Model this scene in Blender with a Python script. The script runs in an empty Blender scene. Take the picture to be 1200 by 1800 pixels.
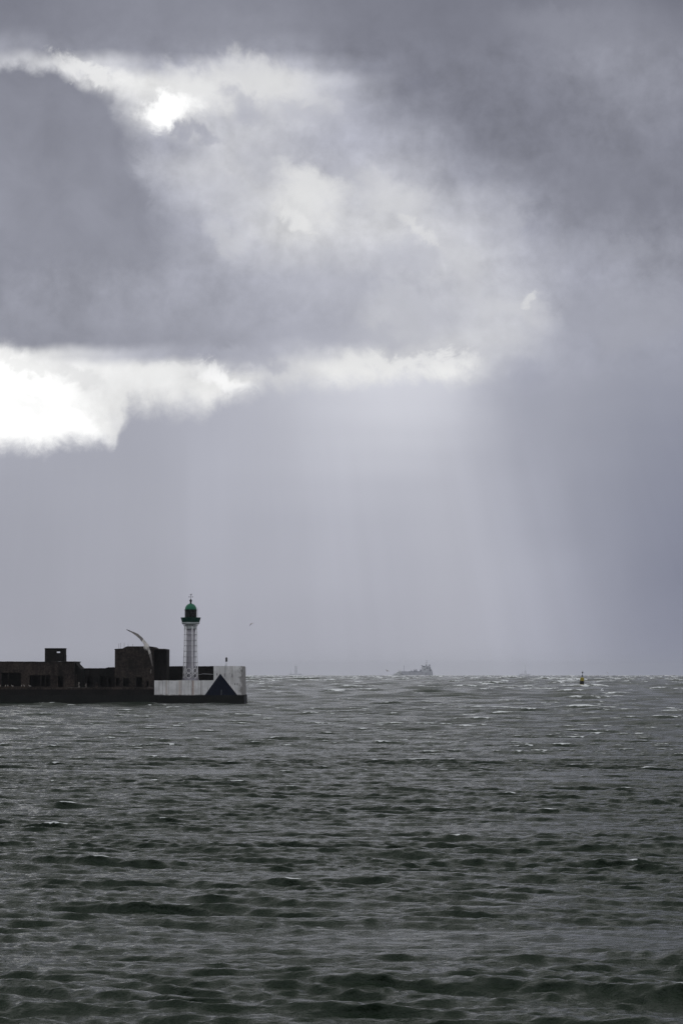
import bpy, bmesh, math, random
import numpy as np
from mathutils import Vector, Matrix

C = bpy.context.scene
random.seed(7)
R_ = math.radians

# ------------------------------------------------------------------ camera
F = 5000.0            # focal length in photo pixels (1200 x 1800)
EYE = 1181.5          # row of the eye level
H = 5.65              # eye height above the water
PITCH = math.atan((EYE - 900) / F)
EARTH = 7.4e6         # with refraction
cam_d = bpy.data.cameras.new('camera')
cam = bpy.data.objects.new('camera', cam_d)
C.collection.objects.link(cam)
cam.location = (0, 0, H)
cam.rotation_euler = (math.pi / 2 + PITCH, 0, 0)
cam_d.sensor_fit = 'VERTICAL'
cam_d.sensor_height = 36
cam_d.sensor_width = 24
cam_d.lens = 36 * F / 1800
cam_d.clip_start = 0.5
cam_d.clip_end = 60000
C.camera = cam
C.render.resolution_x, C.render.resolution_y = 682, 1024


def ray(px, py):
    x, z = (px - 600) / F, (900 - py) / F
    return Vector((x, math.cos(PITCH) - z * math.sin(PITCH), math.sin(PITCH) + z * math.cos(PITCH)))


def P(px, py, Y):
    d = ray(px, py)
    t = Y / d.y
    return Vector((d.x * t, Y, H + d.z * t))


def X(px, Y, py=1190):
    return P(px, py, Y).x


def Z(py, Y):
    return P(600, py, Y).z


def drop(Y):
    return -Y * Y / (2 * EARTH)


# ------------------------------------------------------------------ sun, exposure
SUN_EL, SUN_AZ = R_(58), R_(-6)       # ahead of the camera, a little left, behind the clouds
sd = bpy.data.lights.new('sun', 'SUN')
sd.energy = 0.5
sd.angle = R_(90)
sd.color = (1.0, 0.98, 0.95)
sun = bpy.data.objects.new('sun', sd)
C.collection.objects.link(sun)
sdir = Vector((math.sin(SUN_AZ) * math.cos(SUN_EL), math.cos(SUN_AZ) * math.cos(SUN_EL), math.sin(SUN_EL)))
sun.rotation_euler = sdir.to_track_quat('Z', 'Y').to_euler()
sun.location = (0, 100, 300)

vs = C.view_settings
vs.view_transform = 'Standard'
vs.look = 'None'
vs.exposure = 0
vs.gamma = 1
C.render.engine = 'CYCLES'
C.cycles.use_denoising = True
C.cycles.denoising_prefilter = 'NONE'
C.cycles.use_adaptive_sampling = False
C.cycles.max_bounces = 6
C.cycles.volume_bounces = 1
C.cycles.sample_clamp_indirect = 4


# ------------------------------------------------------------------ node helper
class NT:
    """A tiny expression builder over a node tree; values are sockets or floats."""

    def __init__(s, tree):
        s.t = tree
        s.n = tree.nodes
        s.l = tree.links

    def put(s, sock, v):
        if isinstance(v, bpy.types.NodeSocket):
            s.l.new(v, sock)
        elif v is not None:
            sock.default_value = v

    def m(s, op, a, b=None, c=None, clamp=False):
        n = s.n.new('ShaderNodeMath')
        n.operation = op
        n.use_clamp = clamp
        for i, v in enumerate((a, b, c)):
            if v is not None:
                s.put(n.inputs[i], v)
        return n.outputs[0]

    def add(s, a, b): return s.m('ADD', a, b)
    def sub(s, a, b): return s.m('SUBTRACT', a, b)
    def mul(s, a, b): return s.m('MULTIPLY', a, b)
    def div(s, a, b): return s.m('DIVIDE', a, b)

    def step(s, v, a, b, t0=0.0, t1=1.0, kind='SMOOTHSTEP'):
        n = s.n.new('ShaderNodeMapRange')
        n.interpolation_type = kind
        n.clamp = True
        for i, x in enumerate((v, a, b, t0, t1)):
            s.put(n.inputs[i], x)
        return n.outputs[0]

    def mix(s, f, a, b, blend='MIX'):
        n = s.n.new('ShaderNodeMix')
        n.data_type = 'RGBA'
        n.blend_type = blend
        n.clamp_factor = True
        s.put(n.inputs[0], f)
        for i, v in ((6, a), (7, b)):
            if isinstance(v, (tuple, list)):
                v = tuple(v) + (1.0,) * (4 - len(v))
            s.put(n.inputs[i], v)
        return n.outputs[2]

    def noise(s, vec, scale, detail=3, rough=0.55, dist=0.0, dim='3D'):
        n = s.n.new('ShaderNodeTexNoise')
        n.noise_dimensions = dim
        if dim == '1D':
            s.put(n.inputs['W'], vec)
        else:
            s.put(n.inputs['Vector'], vec)
        n.inputs['Scale'].default_value = scale
        n.inputs['Detail'].default_value = detail
        n.inputs['Roughness'].default_value = rough
        n.inputs['Distortion'].default_value = dist
        return n.outputs['Fac']

    def xyz(s, x=0.0, y=0.0, z=0.0):
        n = s.n.new('ShaderNodeCombineXYZ')
        for i, v in enumerate((x, y, z)):
            s.put(n.inputs[i], v)
        return n.outputs[0]

    def sep(s, v):
        n = s.n.new('ShaderNodeSeparateXYZ')
        s.put(n.inputs[0], v)
        return n.outputs

    def vscale(s, v, k):
        n = s.n.new('ShaderNodeVectorMath')
        n.operation = 'MULTIPLY'
        s.put(n.inputs[0], v)
        n.inputs[1].default_value = k
        return n.outputs[0]

    def ramp(s, f, stops, interp='LINEAR'):
        n = s.n.new('ShaderNodeValToRGB')
        cr = n.color_ramp
        cr.interpolation = interp
        while len(cr.elements) > 1:
            cr.elements.remove(cr.elements[-1])
        cr.elements[0].position, cr.elements[0].color = stops[0][0], tuple(stops[0][1]) + (1,)
        for p, c in stops[1:]:
            e = cr.elements.new(p)
            e.color = tuple(c) + (1,)
        s.put(n.inputs[0], f)
        return n.outputs[0]

    def curve(s, x, pts, lo, hi):
        """value(x) through pts [(x, y)], x on 0..1200 photo pixels, y on lo..hi."""
        n = s.n.new('ShaderNodeFloatCurve')
        cv = n.mapping.curves[0]
        n.mapping.extend = 'HORIZONTAL'
        pp = [((a + 200) / 1600, (b - lo) / (hi - lo)) for a, b in pts]
        cv.points[0].location = pp[0]
        cv.points[1].location = pp[-1]
        for q in pp[1:-1]:
            cv.points.new(*q)
        for q in cv.points:
            q.handle_type = 'VECTOR'
        n.mapping.update()
        s.put(n.inputs['Value'], s.step(x, -200.0, 1400.0, kind='LINEAR'))
        n.inputs['Factor'].default_value = 1
        return s.add(s.mul(n.outputs[0], hi - lo), lo)


def lin(v):
    v = v / 255.0
    return v / 12.92 if v <= 0.04045 else ((v + 0.055) / 1.055) ** 2.4


# ------------------------------------------------------------------ sky (world)
W = bpy.data.worlds.new('World')
C.world = W
W.use_nodes = True
W.node_tree.nodes.clear()
w = NT(W.node_tree)
geo = w.n.new('ShaderNodeTexCoord')
D = geo.outputs['Generated']
dx, dy, dz = w.sep(D)[:3]
az = w.m('ARCTAN2', dx, dy)
el = w.m('ARCSINE', dz)
K = F                                      # photo pixels per radian near the middle
u0 = w.add(w.mul(az, K), 600.0)            # bearing, in units of 1/5000 rad
v0 = w.sub(EYE, w.mul(el, K * 0.991))      # elevation downwards, same unit
# domain warp: clouds are turbulent
wa = w.noise(D, 22, 4, 0.6)
n2 = w.n.new('ShaderNodeVectorMath'); n2.operation = 'ADD'
w.put(n2.inputs[0], D); n2.inputs[1].default_value = (3.7, 1.3, 8.1)
wb = w.noise(n2.outputs[0], 26, 4, 0.6)
fine_a = w.noise(n2.outputs[0], 90, 5, 0.62)
calm = w.step(v0, 640.0, 820.0, 1.0, 0.25)     # the rain curtain has no billows
amp = w.mul(calm, 75.0)
u = w.add(u0, w.mul(w.sub(wa, 0.5), amp))
v = w.add(w.sub(v0, 13.0), w.mul(w.sub(wb, 0.5), w.mul(amp, 0.8)))
u = w.add(u, w.mul(w.sub(fine_a, 0.5), w.mul(calm, 46.0)))

COLS = [i * 100 for i in range(13)]
UPPER = [
    (0,   [124, 130, 135, 137, 137, 134, 128, 124, 121, 122, 128, 128, 114]),
    (50,  [130, 133, 136, 139, 143, 140, 130, 125, 123, 128, 136, 136, 126]),
    (95,  [158, 146, 139, 143, 152, 150, 132, 126, 124, 128, 140, 143, 136]),
    (122, [196, 206, 200, 172, 190, 186, 150, 129, 126, 128, 139, 145, 138]),
    (150, [190, 205, 235, 222, 208, 214, 185, 136, 127, 127, 132, 142, 140]),
    (200, [180, 190, 200, 215, 192, 200, 178, 148, 128, 126, 128, 138, 134]),
    (250, [170, 175, 185, 172, 198, 188, 176, 172, 140, 128, 128, 131, 127]),
    (300, [150, 155, 165, 188, 200, 190, 182, 186, 160, 138, 130, 131, 129]),
    (350, [141, 143, 147, 178, 196, 210, 198, 195, 186, 155, 138, 132, 128]),
    (400, [140, 142, 146, 158, 184, 212, 206, 204, 196, 168, 142, 140, 135]),
    (450, [141, 144, 150, 160, 182, 194, 194, 190, 204, 182, 158, 150, 146]),
    (500, [145, 149, 154, 160, 168, 176, 180, 178, 192, 188, 161, 156, 152]),
    (550, [148, 149, 152, 158, 164, 170, 178, 186, 192, 196, 166, 158, 156]),
    (590, [146, 144, 147, 152, 158, 166, 178, 194, 202, 198, 169, 160, 156]),
    (615, [225, 215, 190, 168, 162, 180, 202, 202, 203, 192, 169, 159, 154]),
    (640, [250, 244, 232, 226, 200, 198, 230, 236, 232, 182, 168, 158, 153]),
    (665, [252, 246, 234, 232, 228, 208, 228, 234, 222, 174, 165, 157, 152]),
    (700, [252, 244, 230, 232, 236, 206, 205, 208, 196, 168, 161, 154, 148]),
    (760, [250, 240, 215, 215, 205, 190, 196, 198, 186, 166, 158, 150, 144]),
]
LOWER = [
    (640, [169, 169, 169, 171, 175, 187, 207, 211, 201, 173, 166, 158, 153]),
    (700, [169, 169, 169, 171, 178, 188, 201, 207, 197, 169, 161, 154, 147]),
    (760, [169, 169, 168, 171, 177, 185, 194, 198, 189, 169, 159, 150, 143]),
    (800, [167, 167, 168, 171, 177, 183, 190, 192, 184, 169, 159, 149, 140]),
    (850, [164, 166, 169, 171, 175, 179, 183, 183, 181, 172, 158, 146, 139]),
    (920, [162, 164, 168, 171, 172, 174, 177, 178, 179, 173, 158, 146, 136]),
    (1000, [161, 164, 167, 169, 170, 173, 175, 175, 177, 176, 163, 145, 133]),
    (1080, [162, 164, 165, 167, 167, 169, 170, 172, 175, 175, 164, 147, 136]),
    (1150, [167, 167, 167, 167, 168, 169, 170, 172, 175, 175, 166, 149, 140]),
    (1187, [170, 169, 169, 169, 170, 171, 172, 173, 176, 177, 170, 154, 145]),
]


def tint(g, x, y, cold=False):
    """cloud grey: slightly blue-violet, bluer low on the right, neutral where white."""
    s = 1.0 if g < 175 else max(0.0, 1 - (g - 175) / (140.0 if cold else 50.0))
    r, b = -1.5 * s, 11.5 * s
    k = max(0, (x - 800) / 400) * min(1, max(0, (y - 450) / 500))
    return (lin(g + r - 3 * k), lin(g - 1 * k), lin(g + b + 5 * k))


def sheet(rows, cold=False):
    col = None
    fu = w.step(u, 0.0, 1200.0, kind='LINEAR')
    for i, (y, vals) in enumerate(rows):
        c = w.ramp(fu, [(x / 1200, tint(g, x, y, cold)) for x, g in zip(COLS, vals)], 'CARDINAL')
        if col is None:
            col = c
        else:
            col = w.mix(w.step(v, float(rows[i - 1][0]), float(y)), col, c)
    return col


up = sheet(UPPER)
low = sheet(LOWER, True)
# cloud texture in the bright, broken belt
tex = w.noise(D, 60, 6, 0.6, 0.3)
tex2 = w.noise(n2.outputs[0], 170, 5, 0.6, 0.2)
belt = w.mul(w.step(v0, 60.0, 130.0), w.step(v0, 480.0, 620.0, 1.0, 0.25))
kb = w.add(0.50, w.mul(belt, 0.85))
tx = w.add(1.0, w.mul(w.sub(w.add(w.mul(tex, 0.4), w.add(w.mul(tex2, 0.25), w.mul(w.noise(D, 38, 6, 0.58, 0.5), 0.35))), 0.5), kb))
up = w.mix(1.0, up, w.xyz(tx, tx, tx), 'MULTIPLY')
# dark bank at the upper left with a crisp, lumpy top edge
lump = w.noise(D, 55, 6, 0.58, 0.4)
edge_n = w.add(w.mul(w.sub(w.noise(D, 150, 6, 0.62), 0.5), 40.0), w.mul(w.sub(lump, 0.5), 95.0))
eC = w.curve(w.add(u0, w.add(w.mul(w.sub(lump, 0.5), 150.0), w.mul(w.sub(tex2, 0.5), 24.0))), [(-200, 112), (0, 130), (78, 128), (106, 150), (165, 152), (195, 166), (222, 215), (246, 275),
                  (262, 340), (300, 400), (350, 450), (420, 500), (1400, 580)], 0, 800)
hC = w.add(w.sub(v0, eC), edge_n)
soft = w.curve(u0, [(-200, 20), (130, 26), (190, 70), (240, 150), (300, 190), (420, 199), (1400, 199)], 0, 200)
mC = w.mul(w.step(w.div(hC, soft), -0.5, 0.8), w.step(v0, 400.0, 520.0, 1.0, 0.0))
bank = w.add(w.mul(w.noise(D, 16, 5, 0.55), 0.6), w.mul(lump, 0.4))
bk = w.add(0.55, w.mul(bank, 0.90))
bank_c = w.mix(w.step(v0, 120.0, 420.0), tuple(tint(136, 0, 0)), tuple(tint(143, 0, 0)))
bank_c = w.mix(1.0, bank_c, w.xyz(bk, bk, bk), 'MULTIPLY')
up = w.mix(mC, up, bank_c)
# billows of the bright belt: (u, v, ru, rv, angle, grey, strength)
lum2 = w.noise(n2.outputs[0], 70, 6, 0.62, 0.5)
ub = w.add(w.add(u0, w.mul(w.sub(lump, 0.5), 120.0)), w.mul(w.sub(fine_a, 0.5), 60.0))
vb = w.add(w.add(w.sub(v0, 6.0), w.mul(w.sub(lum2, 0.5), 110.0)), w.mul(w.sub(tex2, 0.5), 30.0))


def billow(col, bu_, bv_, ru, rv, ang, grey, k, hard=0.35):
    ca, sa = math.cos(R_(ang)), math.sin(R_(ang))
    p_, q_ = w.sub(ub, float(bu_)), w.sub(vb, float(bv_))
    a_ = w.m('MULTIPLY_ADD', p_, ca / ru, w.mul(q_, sa / ru))
    b_ = w.m('MULTIPLY_ADD', p_, -sa / rv, w.mul(q_, ca / rv))
    d_ = w.m('SQRT', w.m('MULTIPLY_ADD', a_, a_, w.mul(b_, b_)))
    c_ = tuple(tint(grey, 0, 0)) if grey <= 255 else (1.3, 1.3, 1.28)
    return w.mix(w.mul(w.step(d_, hard, 1.5, 1.0, 0.0), k), col, c_)


for args in (
    (150, 140, 80, 15, 14, 236, .85), (450, 150, 95, 34, 14, 222, .7), (345, 165, 70, 36, 10, 232, .8),
    (560, 185, 50, 28, 30, 205, .5), (430, 190, 40, 24, 25, 178, .6), (305, 232, 48, 16, 8, 160, .75), (345, 250, 38, 14, 20, 168, .6),
    (540, 215, 70, 30, 20, 180, .5), (470, 290, 60, 26, 25, 186, .4), (535, 340, 55, 44, 40, 228, .8), (520, 392, 26, 16, 30, 232, .7),
    (620, 315, 42, 24, 30, 172, .7), (680, 350, 90, 34, 25, 214, .6), (740, 412, 46, 12, 22, 226, .5), (400, 335, 60, 30, 30, 186, .4),
    (400, 425, 40, 18, 30, 204, .5), (735, 460, 60, 34, 10, 184, .6), (560, 500, 90, 40, 5, 180, .4), (690, 560, 70, 60, -20, 208, .4), (900, 400, 30, 40, 0, 188, .4),
    (820, 470, 30, 60, -5, 200, .5), (905, 545, 70, 26, 22, 202, .6), (925, 533, 16, 9, 10, 220, .6),
    (1080, 560, 100, 48, 5, 163, .6), (1190, 545, 60, 40, 0, 160, .4), (1090, 440, 55, 22, 10, 160, .4), (980, 60, 90, 24, 12, 142, .5), (1080, 330, 110, 60, 10, 130, .5)):
    up = billow(up, *args)
up = billow(up, 300, 205, 56, 30, -14, 250, .85, .2)
up = billow(up, 292, 208, 46, 26, -14, 300, .95, .12)
for args in ((395, 672, 46, 18, 20, 255, .8), (300, 650, 60, 20, 5, 240, .5), (690, 645, 95, 16, 0, 236, .75), (800, 638, 40, 16, -10, 238, .7), (640, 640, 60, 18, 0, 228, .5), (430, 632, 60, 18, 5, 172, .7), (600, 588, 150, 24, 2, 172, .55), (740, 560, 70, 30, 10, 184, .4)):
    up = billow(up, *args)
# white opening at the left, under the pale cloud, above the rain curtain
en2 = w.add(w.mul(w.sub(w.noise(D, 150, 6, 0.65), 0.5), 38.0), w.mul(w.sub(lum2, 0.5), 60.0))
uE = w.add(u0, w.mul(w.sub(lum2, 0.5), 24.0))
eA = w.curve(uE, [(-200, 590), (0, 608), (80, 640), (120, 672), (160, 700), (182, 722), (206, 772), (225, 800), (1400, 800)], 500, 900)
mA = w.mul(w.step(w.add(w.sub(v0, eA), w.mul(en2, 1.5)), -25.0, 60.0), w.step(w.add(v0, w.mul(en2, 0.6)), 596.0, 650.0))
up = w.mix(mA, up, (1.08, 1.08, 1.07))
for args in ((40, 650, 90, 12, 4, 226, .5), (150, 668, 60, 16, 25, 222, .6), (60, 715, 60, 10, 12, 240, .4), (175, 735, 26, 18, 50, 226, .5)):
    up = billow(up, *args)
eB = w.curve(uE, [(-200, 790), (0, 784), (60, 784), (100, 774), (170, 771), (203, 775), (208, 738), (226, 706), (282, 716),
                  (325, 710), (362, 722), (392, 704), (432, 694), (470, 680), (560, 674), (700, 668), (850, 664), (1400, 650)], 500, 900)
sB = w.curve(u0, [(-200, 34), (140, 32), (205, 30), (260, 44), (400, 34), (500, 34), (700, 22), (850, 30), (960, 70), (1400, 80)], 0, 100)
mB = w.step(w.div(w.add(w.sub(v0, eB), en2), sB), -0.7, 1.0)
# rain curtain: faint slanting shafts of light and rain that fan out from the hidden sun
fan = w.div(w.sub(u0, 330.0), w.add(1.0, w.mul(w.sub(v0, 700.0), 0.00045)))
st = w.add(w.mul(w.noise(fan, 0.0065, 3, 0.5, dim='1D'), 0.8), w.mul(w.noise(fan, 0.03, 2, 0.5, dim='1D'), 0.2))
veil = w.noise(w.vscale(D, (26, 26, 7)), 1.0, 4, 0.5)
sk = w.add(1.0, w.mul(w.sub(st, 0.5), w.step(v0, 690.0, 860.0, 0.03, 0.18)))
sk = w.mul(sk, w.add(1.0, w.mul(w.sub(veil, 0.5), 0.16)))
low = w.mix(1.0, low, w.xyz(sk, sk, sk), 'MULTIPLY')
clouds = w.mix(mB, up, low)
# outside the view: grey deck overhead, cloud behind the camera brightened to light the pier's white wall
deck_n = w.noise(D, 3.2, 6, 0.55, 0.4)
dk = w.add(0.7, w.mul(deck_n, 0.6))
deck = w.mix(1.0, (0.205, 0.22, 0.222), w.xyz(dk, dk, dk), 'MULTIPLY')
clouds = w.mix(w.step(el, 0.235, 0.40), clouds, deck)
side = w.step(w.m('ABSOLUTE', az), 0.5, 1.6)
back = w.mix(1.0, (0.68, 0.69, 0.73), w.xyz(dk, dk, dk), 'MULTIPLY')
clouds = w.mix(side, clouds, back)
clouds = w.mix(w.step(el, -0.02, -0.004, 1.0, 0.0), clouds, (0.12, 0.125, 0.13))
sky = w.n.new('ShaderNodeTexSky')
sky.sky_type = 'NISHITA'
sky.sun_disc = False
sky.sun_elevation = SUN_EL
sky.sun_rotation = SUN_AZ
STR = 0.1
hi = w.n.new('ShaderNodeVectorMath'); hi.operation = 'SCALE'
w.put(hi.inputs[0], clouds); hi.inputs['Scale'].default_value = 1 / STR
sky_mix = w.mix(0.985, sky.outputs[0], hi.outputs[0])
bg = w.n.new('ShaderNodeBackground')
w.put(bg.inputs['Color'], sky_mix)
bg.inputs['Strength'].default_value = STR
wo = w.n.new('ShaderNodeOutputWorld')
w.l.new(bg.outputs[0], wo.inputs['Surface'])
W.cycles.sampling_method = 'MANUAL'
W.cycles.sample_map_resolution = 1024


# ------------------------------------------------------------------ materials
def mat(name):
    m = bpy.data.materials.new(name)
    m.use_nodes = True
    m.node_tree.nodes.clear()
    t = NT(m.node_tree)
    p = t.n.new('ShaderNodeBsdfPrincipled')
    o = t.n.new('ShaderNodeOutputMaterial')
    t.l.new(p.outputs[0], o.inputs['Surface'])
    return m, t, p, o


def obj_co(t):
    return t.n.new('ShaderNodeTexCoord').outputs['Object']


def bump(t, p, h, strength=0.5, dist=0.05):
    b = t.n.new('ShaderNodeBump')
    b.inputs['Strength'].default_value = strength
    b.inputs['Distance'].default_value = dist
    t.put(b.inputs['Height'], h)
    t.l.new(b.outputs[0], p.inputs['Normal'])


def concrete(name, a, b, streak=0.5, rough=0.9, seed=0.0):
    """old wet concrete: mottled, with runs of dirt and pale lime"""
    m, t, p, o = mat(name)
    co = obj_co(t)
    ad = t.n.new('ShaderNodeVectorMath'); ad.operation = 'ADD'
    t.put(ad.inputs[0], co); ad.inputs[1].default_value = (seed, seed * 1.7, seed * 0.3)
    co = ad.outputs[0]
    n1 = t.noise(co, 0.35, 6, 0.65)
    n3 = t.noise(t.vscale(co, (1.6, 1.6, 0.16)), 1.0, 5, 0.65)
    n4 = t.noise(co, 3.0, 5, 0.7)
    f = t.add(t.mul(n1, 0.5), t.mul(n4, 0.5))
    c = t.mix(t.step(f, 0.40, 0.62), a, b)
    c = t.mix(t.mul(t.step(n3, 0.5, 0.68), streak), c, tuple(x * 0.35 for x in a))
    pale = t.step(t.noise(t.vscale(co, (2.2, 2.2, 0.3)), 1.0, 6, 0.7), 0.64, 0.76)
    c = t.mix(t.mul(pale, 0.5), c, tuple(min(1, x * 2.2 + 0.01) for x in b))
    # board-marked lifts
    z = t.sep(obj_co(t))[2]
    line = t.step(t.m('ABSOLUTE', t.sub(t.m('FRACT', t.mul(z, 0.83)), 0.5)), 0.46, 0.5)
    c = t.mix(t.mul(line, 0.3), c, tuple(x * 0.4 for x in a))
    t.put(p.inputs['Base Color'], c)
    p.inputs['Roughness'].default_value = rough
    p.inputs['Specular IOR Level'].default_value = 0.12
    bump(t, p, t.add(n4, t.mul(n3, 0.6)), 0.7, 0.08)
    return m


M = {}
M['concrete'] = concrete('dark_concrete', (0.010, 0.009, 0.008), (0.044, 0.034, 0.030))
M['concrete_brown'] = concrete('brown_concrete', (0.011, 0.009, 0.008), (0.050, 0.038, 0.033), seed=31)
M['concrete_black'] = concrete('near_black_concrete', (0.006, 0.006, 0.006), (0.014, 0.012, 0.011), seed=12)  # near-black copy, also used to colour faces that lie in shade
M['concrete_grey'] = concrete('pale_rubble_concrete', (0.09, 0.08, 0.075), (0.26, 0.24, 0.22), seed=5)
M['weed'] = concrete('weed_covered_concrete', (0.004, 0.005, 0.005), (0.009, 0.010, 0.008), 0.4, 0.6, seed=20)


def white_wall():
    m, t, p, o = mat('weathered_white_paint')
    co = obj_co(t)
    x, y, z = t.sep(co)[:3]
    n = t.noise(co, 0.5, 6, 0.65)
    c = t.mix(t.step(n, 0.35, 0.68), (0.50, 0.50, 0.505), (0.68, 0.68, 0.685))
    run = t.noise(t.vscale(co, (3.0, 3.0, 0.10)), 1.0, 5, 0.7)
    c = t.mix(t.mul(t.step(run, 0.50, 0.66), 0.7), c, (0.28, 0.265, 0.25))
    run2 = t.noise(t.vscale(co, (1.3, 1.3, 0.22)), 1.3, 6, 0.75)
    c = t.mix(t.mul(t.step(run2, 0.60, 0.70), 0.8), c, (0.10, 0.09, 0.085))
    speck = t.noise(co, 2.6, 6, 0.75)
    c = t.mix(t.mul(t.step(speck, 0.64, 0.72), 0.7), c, (0.12, 0.10, 0.09))
    # rust runs at the drain slots
    zz = t.add(t.noise(t.vscale(co, (0.0, 0.0, 2.0)), 1.0, 3), 0.0)
    jx = t.add(x, t.mul(t.sub(zz, 0.5), 0.12))
    for px, wd, k, colr in ((319.3, 0.05, 0.9, (0.15, 0.07, 0.04)), (338.6, 0.075, 0.95, (0.08, 0.028, 0.018)),
                            (286.5, 0.05, 0.6, (0.10, 0.085, 0.075)), (293.5, 0.07, 0.55, (0.25, 0.17, 0.11)),
                            (353.5, 0.06, 0.6, (0.09, 0.08, 0.075)), (316.5, 0.12, 0.4, (0.38, 0.24, 0.14)),
                            (340.5, 0.16, 0.35, (0.35, 0.20, 0.13))):
        g = t.step(t.m('ABSOLUTE', t.sub(jx, (px - 600) / 10.0)), wd * 0.4, wd * 1.6, 1.0, 0.0)
        g = t.mul(g, t.step(z, 4.4, 4.1, 0.0, 1.0))
        g = t.mul(g, t.step(t.noise(co, 2.0, 4, 0.7), 0.25, 0.5))
        c = t.mix(t.mul(g, k), c, colr)
    for px, zc, ln in ((382, 5.25, .22), (395.2, 5.1, .30), (408.6, 5.05, .32), (426, 5.4, .5), (413.5, 3.55, .16), (417.5, 3.55, .2)):
        g = t.step(t.m('ABSOLUTE', t.sub(jx, (px - 600) / 10.0)), 0.03, 0.12, 1.0, 0.0)
        g = t.mul(g, t.step(t.m('ABSOLUTE', t.sub(z, zc)), ln * 0.5, ln * 1.5, 1.0, 0.0))
        c = t.mix(t.mul(g, 0.9), c, (0.06, 0.055, 0.055))
    # ragged grime where the sea end of the wall is spalling, and at the foot
    e = t.step(t.add(x, t.mul(t.sub(t.noise(co, 1.4, 5, 0.7), 0.5), 3.2)), -18.2, -17.2)
    c = t.mix(t.mul(e, 0.8), c, (0.12, 0.11, 0.105))
    foot = t.step(t.add(z, t.mul(t.sub(t.noise(co, 1.6, 5, 0.7), 0.5), 0.9)), 1.5, 1.85, 1.0, 0.0)
    c = t.mix(t.mul(foot, 0.8), c, (0.05, 0.045, 0.04))
    t.put(p.inputs['Base Color'], c)
    p.inputs['Roughness'].default_value = 0.75
    bump(t, p, t.add(n, t.mul(speck, 0.4)), 0.5, 0.04)
    return m


M['white_wall'] = white_wall()


def paint(name, col, rough=0.5, var=0.25, metal=0.0, scale=1.5, dirt=None, spec=0.25):
    m, t, p, o = mat(name)
    co = obj_co(t)
    n = t.noise(co, scale, 5, 0.65)
    c = t.mix(t.step(n, 0.3, 0.7), tuple(x * (1 - var) for x in col), tuple(min(1, x * (1 + var * 0.6)) for x in col))
    if dirt:
        r = t.noise(t.vscale(co, (2.5, 2.5, 0.4)), scale, 5, 0.7)
        c = t.mix(t.mul(t.step(r, 0.55, 0.7), 0.6), c, dirt)
    t.put(p.inputs['Base Color'], c)
    p.inputs['Roughness'].default_value = rough
    p.inputs['Metallic'].default_value = metal
    p.inputs['Specular IOR Level'].default_value = spec
    return m


M['navy'] = paint('dark_navy_paint', (0.006, 0.009, 0.020), 0.8, 0.35, dirt=(0.012, 0.012, 0.016), spec=.06)
M['tower_white'] = paint('tower_white_paint', (0.74, 0.74, 0.76), 0.5, 0.08, dirt=(0.32, 0.30, 0.30))
M['core_white'] = paint('tower_core_paint', (0.34, 0.33, 0.37), 0.5, 0.14, dirt=(0.22, 0.21, 0.22))
M['brace_grey'] = paint('brace_grey_paint', (0.24, 0.24, 0.26), 0.6, 0.2)
M['green_dome'] = paint('green_dome_paint', (0.005, 0.115, 0.06), 0.4, 0.12)
M['green_dark'] = paint('dark_green_paint', (0.002, 0.018, 0.011), 0.5, 0.3, spec=.1)
M['green_panel'] = paint('green_panel_paint', (0.004, 0.034, 0.024), 0.5, 0.3, spec=.1)
M['black_iron'] = paint('black_iron', (0.008, 0.010, 0.010), 0.55, 0.3)
M['glass'] = paint('lantern_glass', (0.003, 0.004, 0.005), 0.25, 0.3, spec=.12)
M['gallery'] = paint('gallery_grey_paint', (0.36, 0.39, 0.40), 0.6, 0.15, dirt=(0.2, 0.19, 0.18))
M['pale_steel'] = paint('pale_steel', (0.42, 0.43, 0.45), 0.5, 0.2)
M['rust_rod'] = paint('rusty_steel', (0.05, 0.03, 0.022), 0.9, 0.3)
M['buoy_yellow'] = paint('yellow_buoy_paint', (0.29, 0.225, 0.011), 0.5, 0.2, dirt=(0.16, 0.13, 0.03))
M['buoy_black'] = paint('black_buoy_paint', (0.006, 0.006, 0.008), 0.5, 0.3)
M['ship_hull'] = paint('ship_hull_paint', (0.50, 0.51, 0.56), 0.6, 0.25, scale=0.25, dirt=(0.36, 0.34, 0.36))
M['ship_house'] = paint('ship_house_paint', (0.62, 0.63, 0.67), 0.6, 0.2, scale=0.3, dirt=(0.24, 0.23, 0.24))
M['ship_dark'] = paint('ship_dark_steel', (0.22, 0.23, 0.27), 0.7, 0.3, scale=0.4)
M['far_hull'] = paint('haze_pale_ship_paint', (0.72, 0.73, 0.78), 0.7, 0.15, scale=0.2)  # paled so the colour carries part of the haze over these ships
M['gull_white'] = paint('gull_white_feathers', (0.46, 0.44, 0.42), 0.8, 0.35, scale=9)
M['gull_grey'] = paint('gull_grey_feathers', (0.15, 0.14, 0.135), 0.8, 0.3, scale=14)
M['gull_dark'] = paint('gull_dark_feathers', (0.045, 0.042, 0.042), 0.8, 0.35, scale=14)
M['bill'] = paint('gull_bill', (0.45, 0.26, 0.03), 0.5, 0.1, scale=20)


def spray_mat():
    m, t, p, o = mat('white_water_spray')
    n = t.noise(obj_co(t), 1.6, 4, 0.6)
    t.put(p.inputs['Base Color'], t.mix(n, (0.68, 0.70, 0.72), (0.84, 0.85, 0.86)))
    p.inputs['Roughness'].default_value = 0.9
    return m


M['spray'] = spray_mat()


# ------------------------------------------------------------------ mesh helpers
def tag(o, label=None, cat=None, group=None, kind=None):
    if label: o['label'] = label
    if cat: o['category'] = cat
    if group: o['group'] = group
    if kind: o['kind'] = kind
    return o


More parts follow.
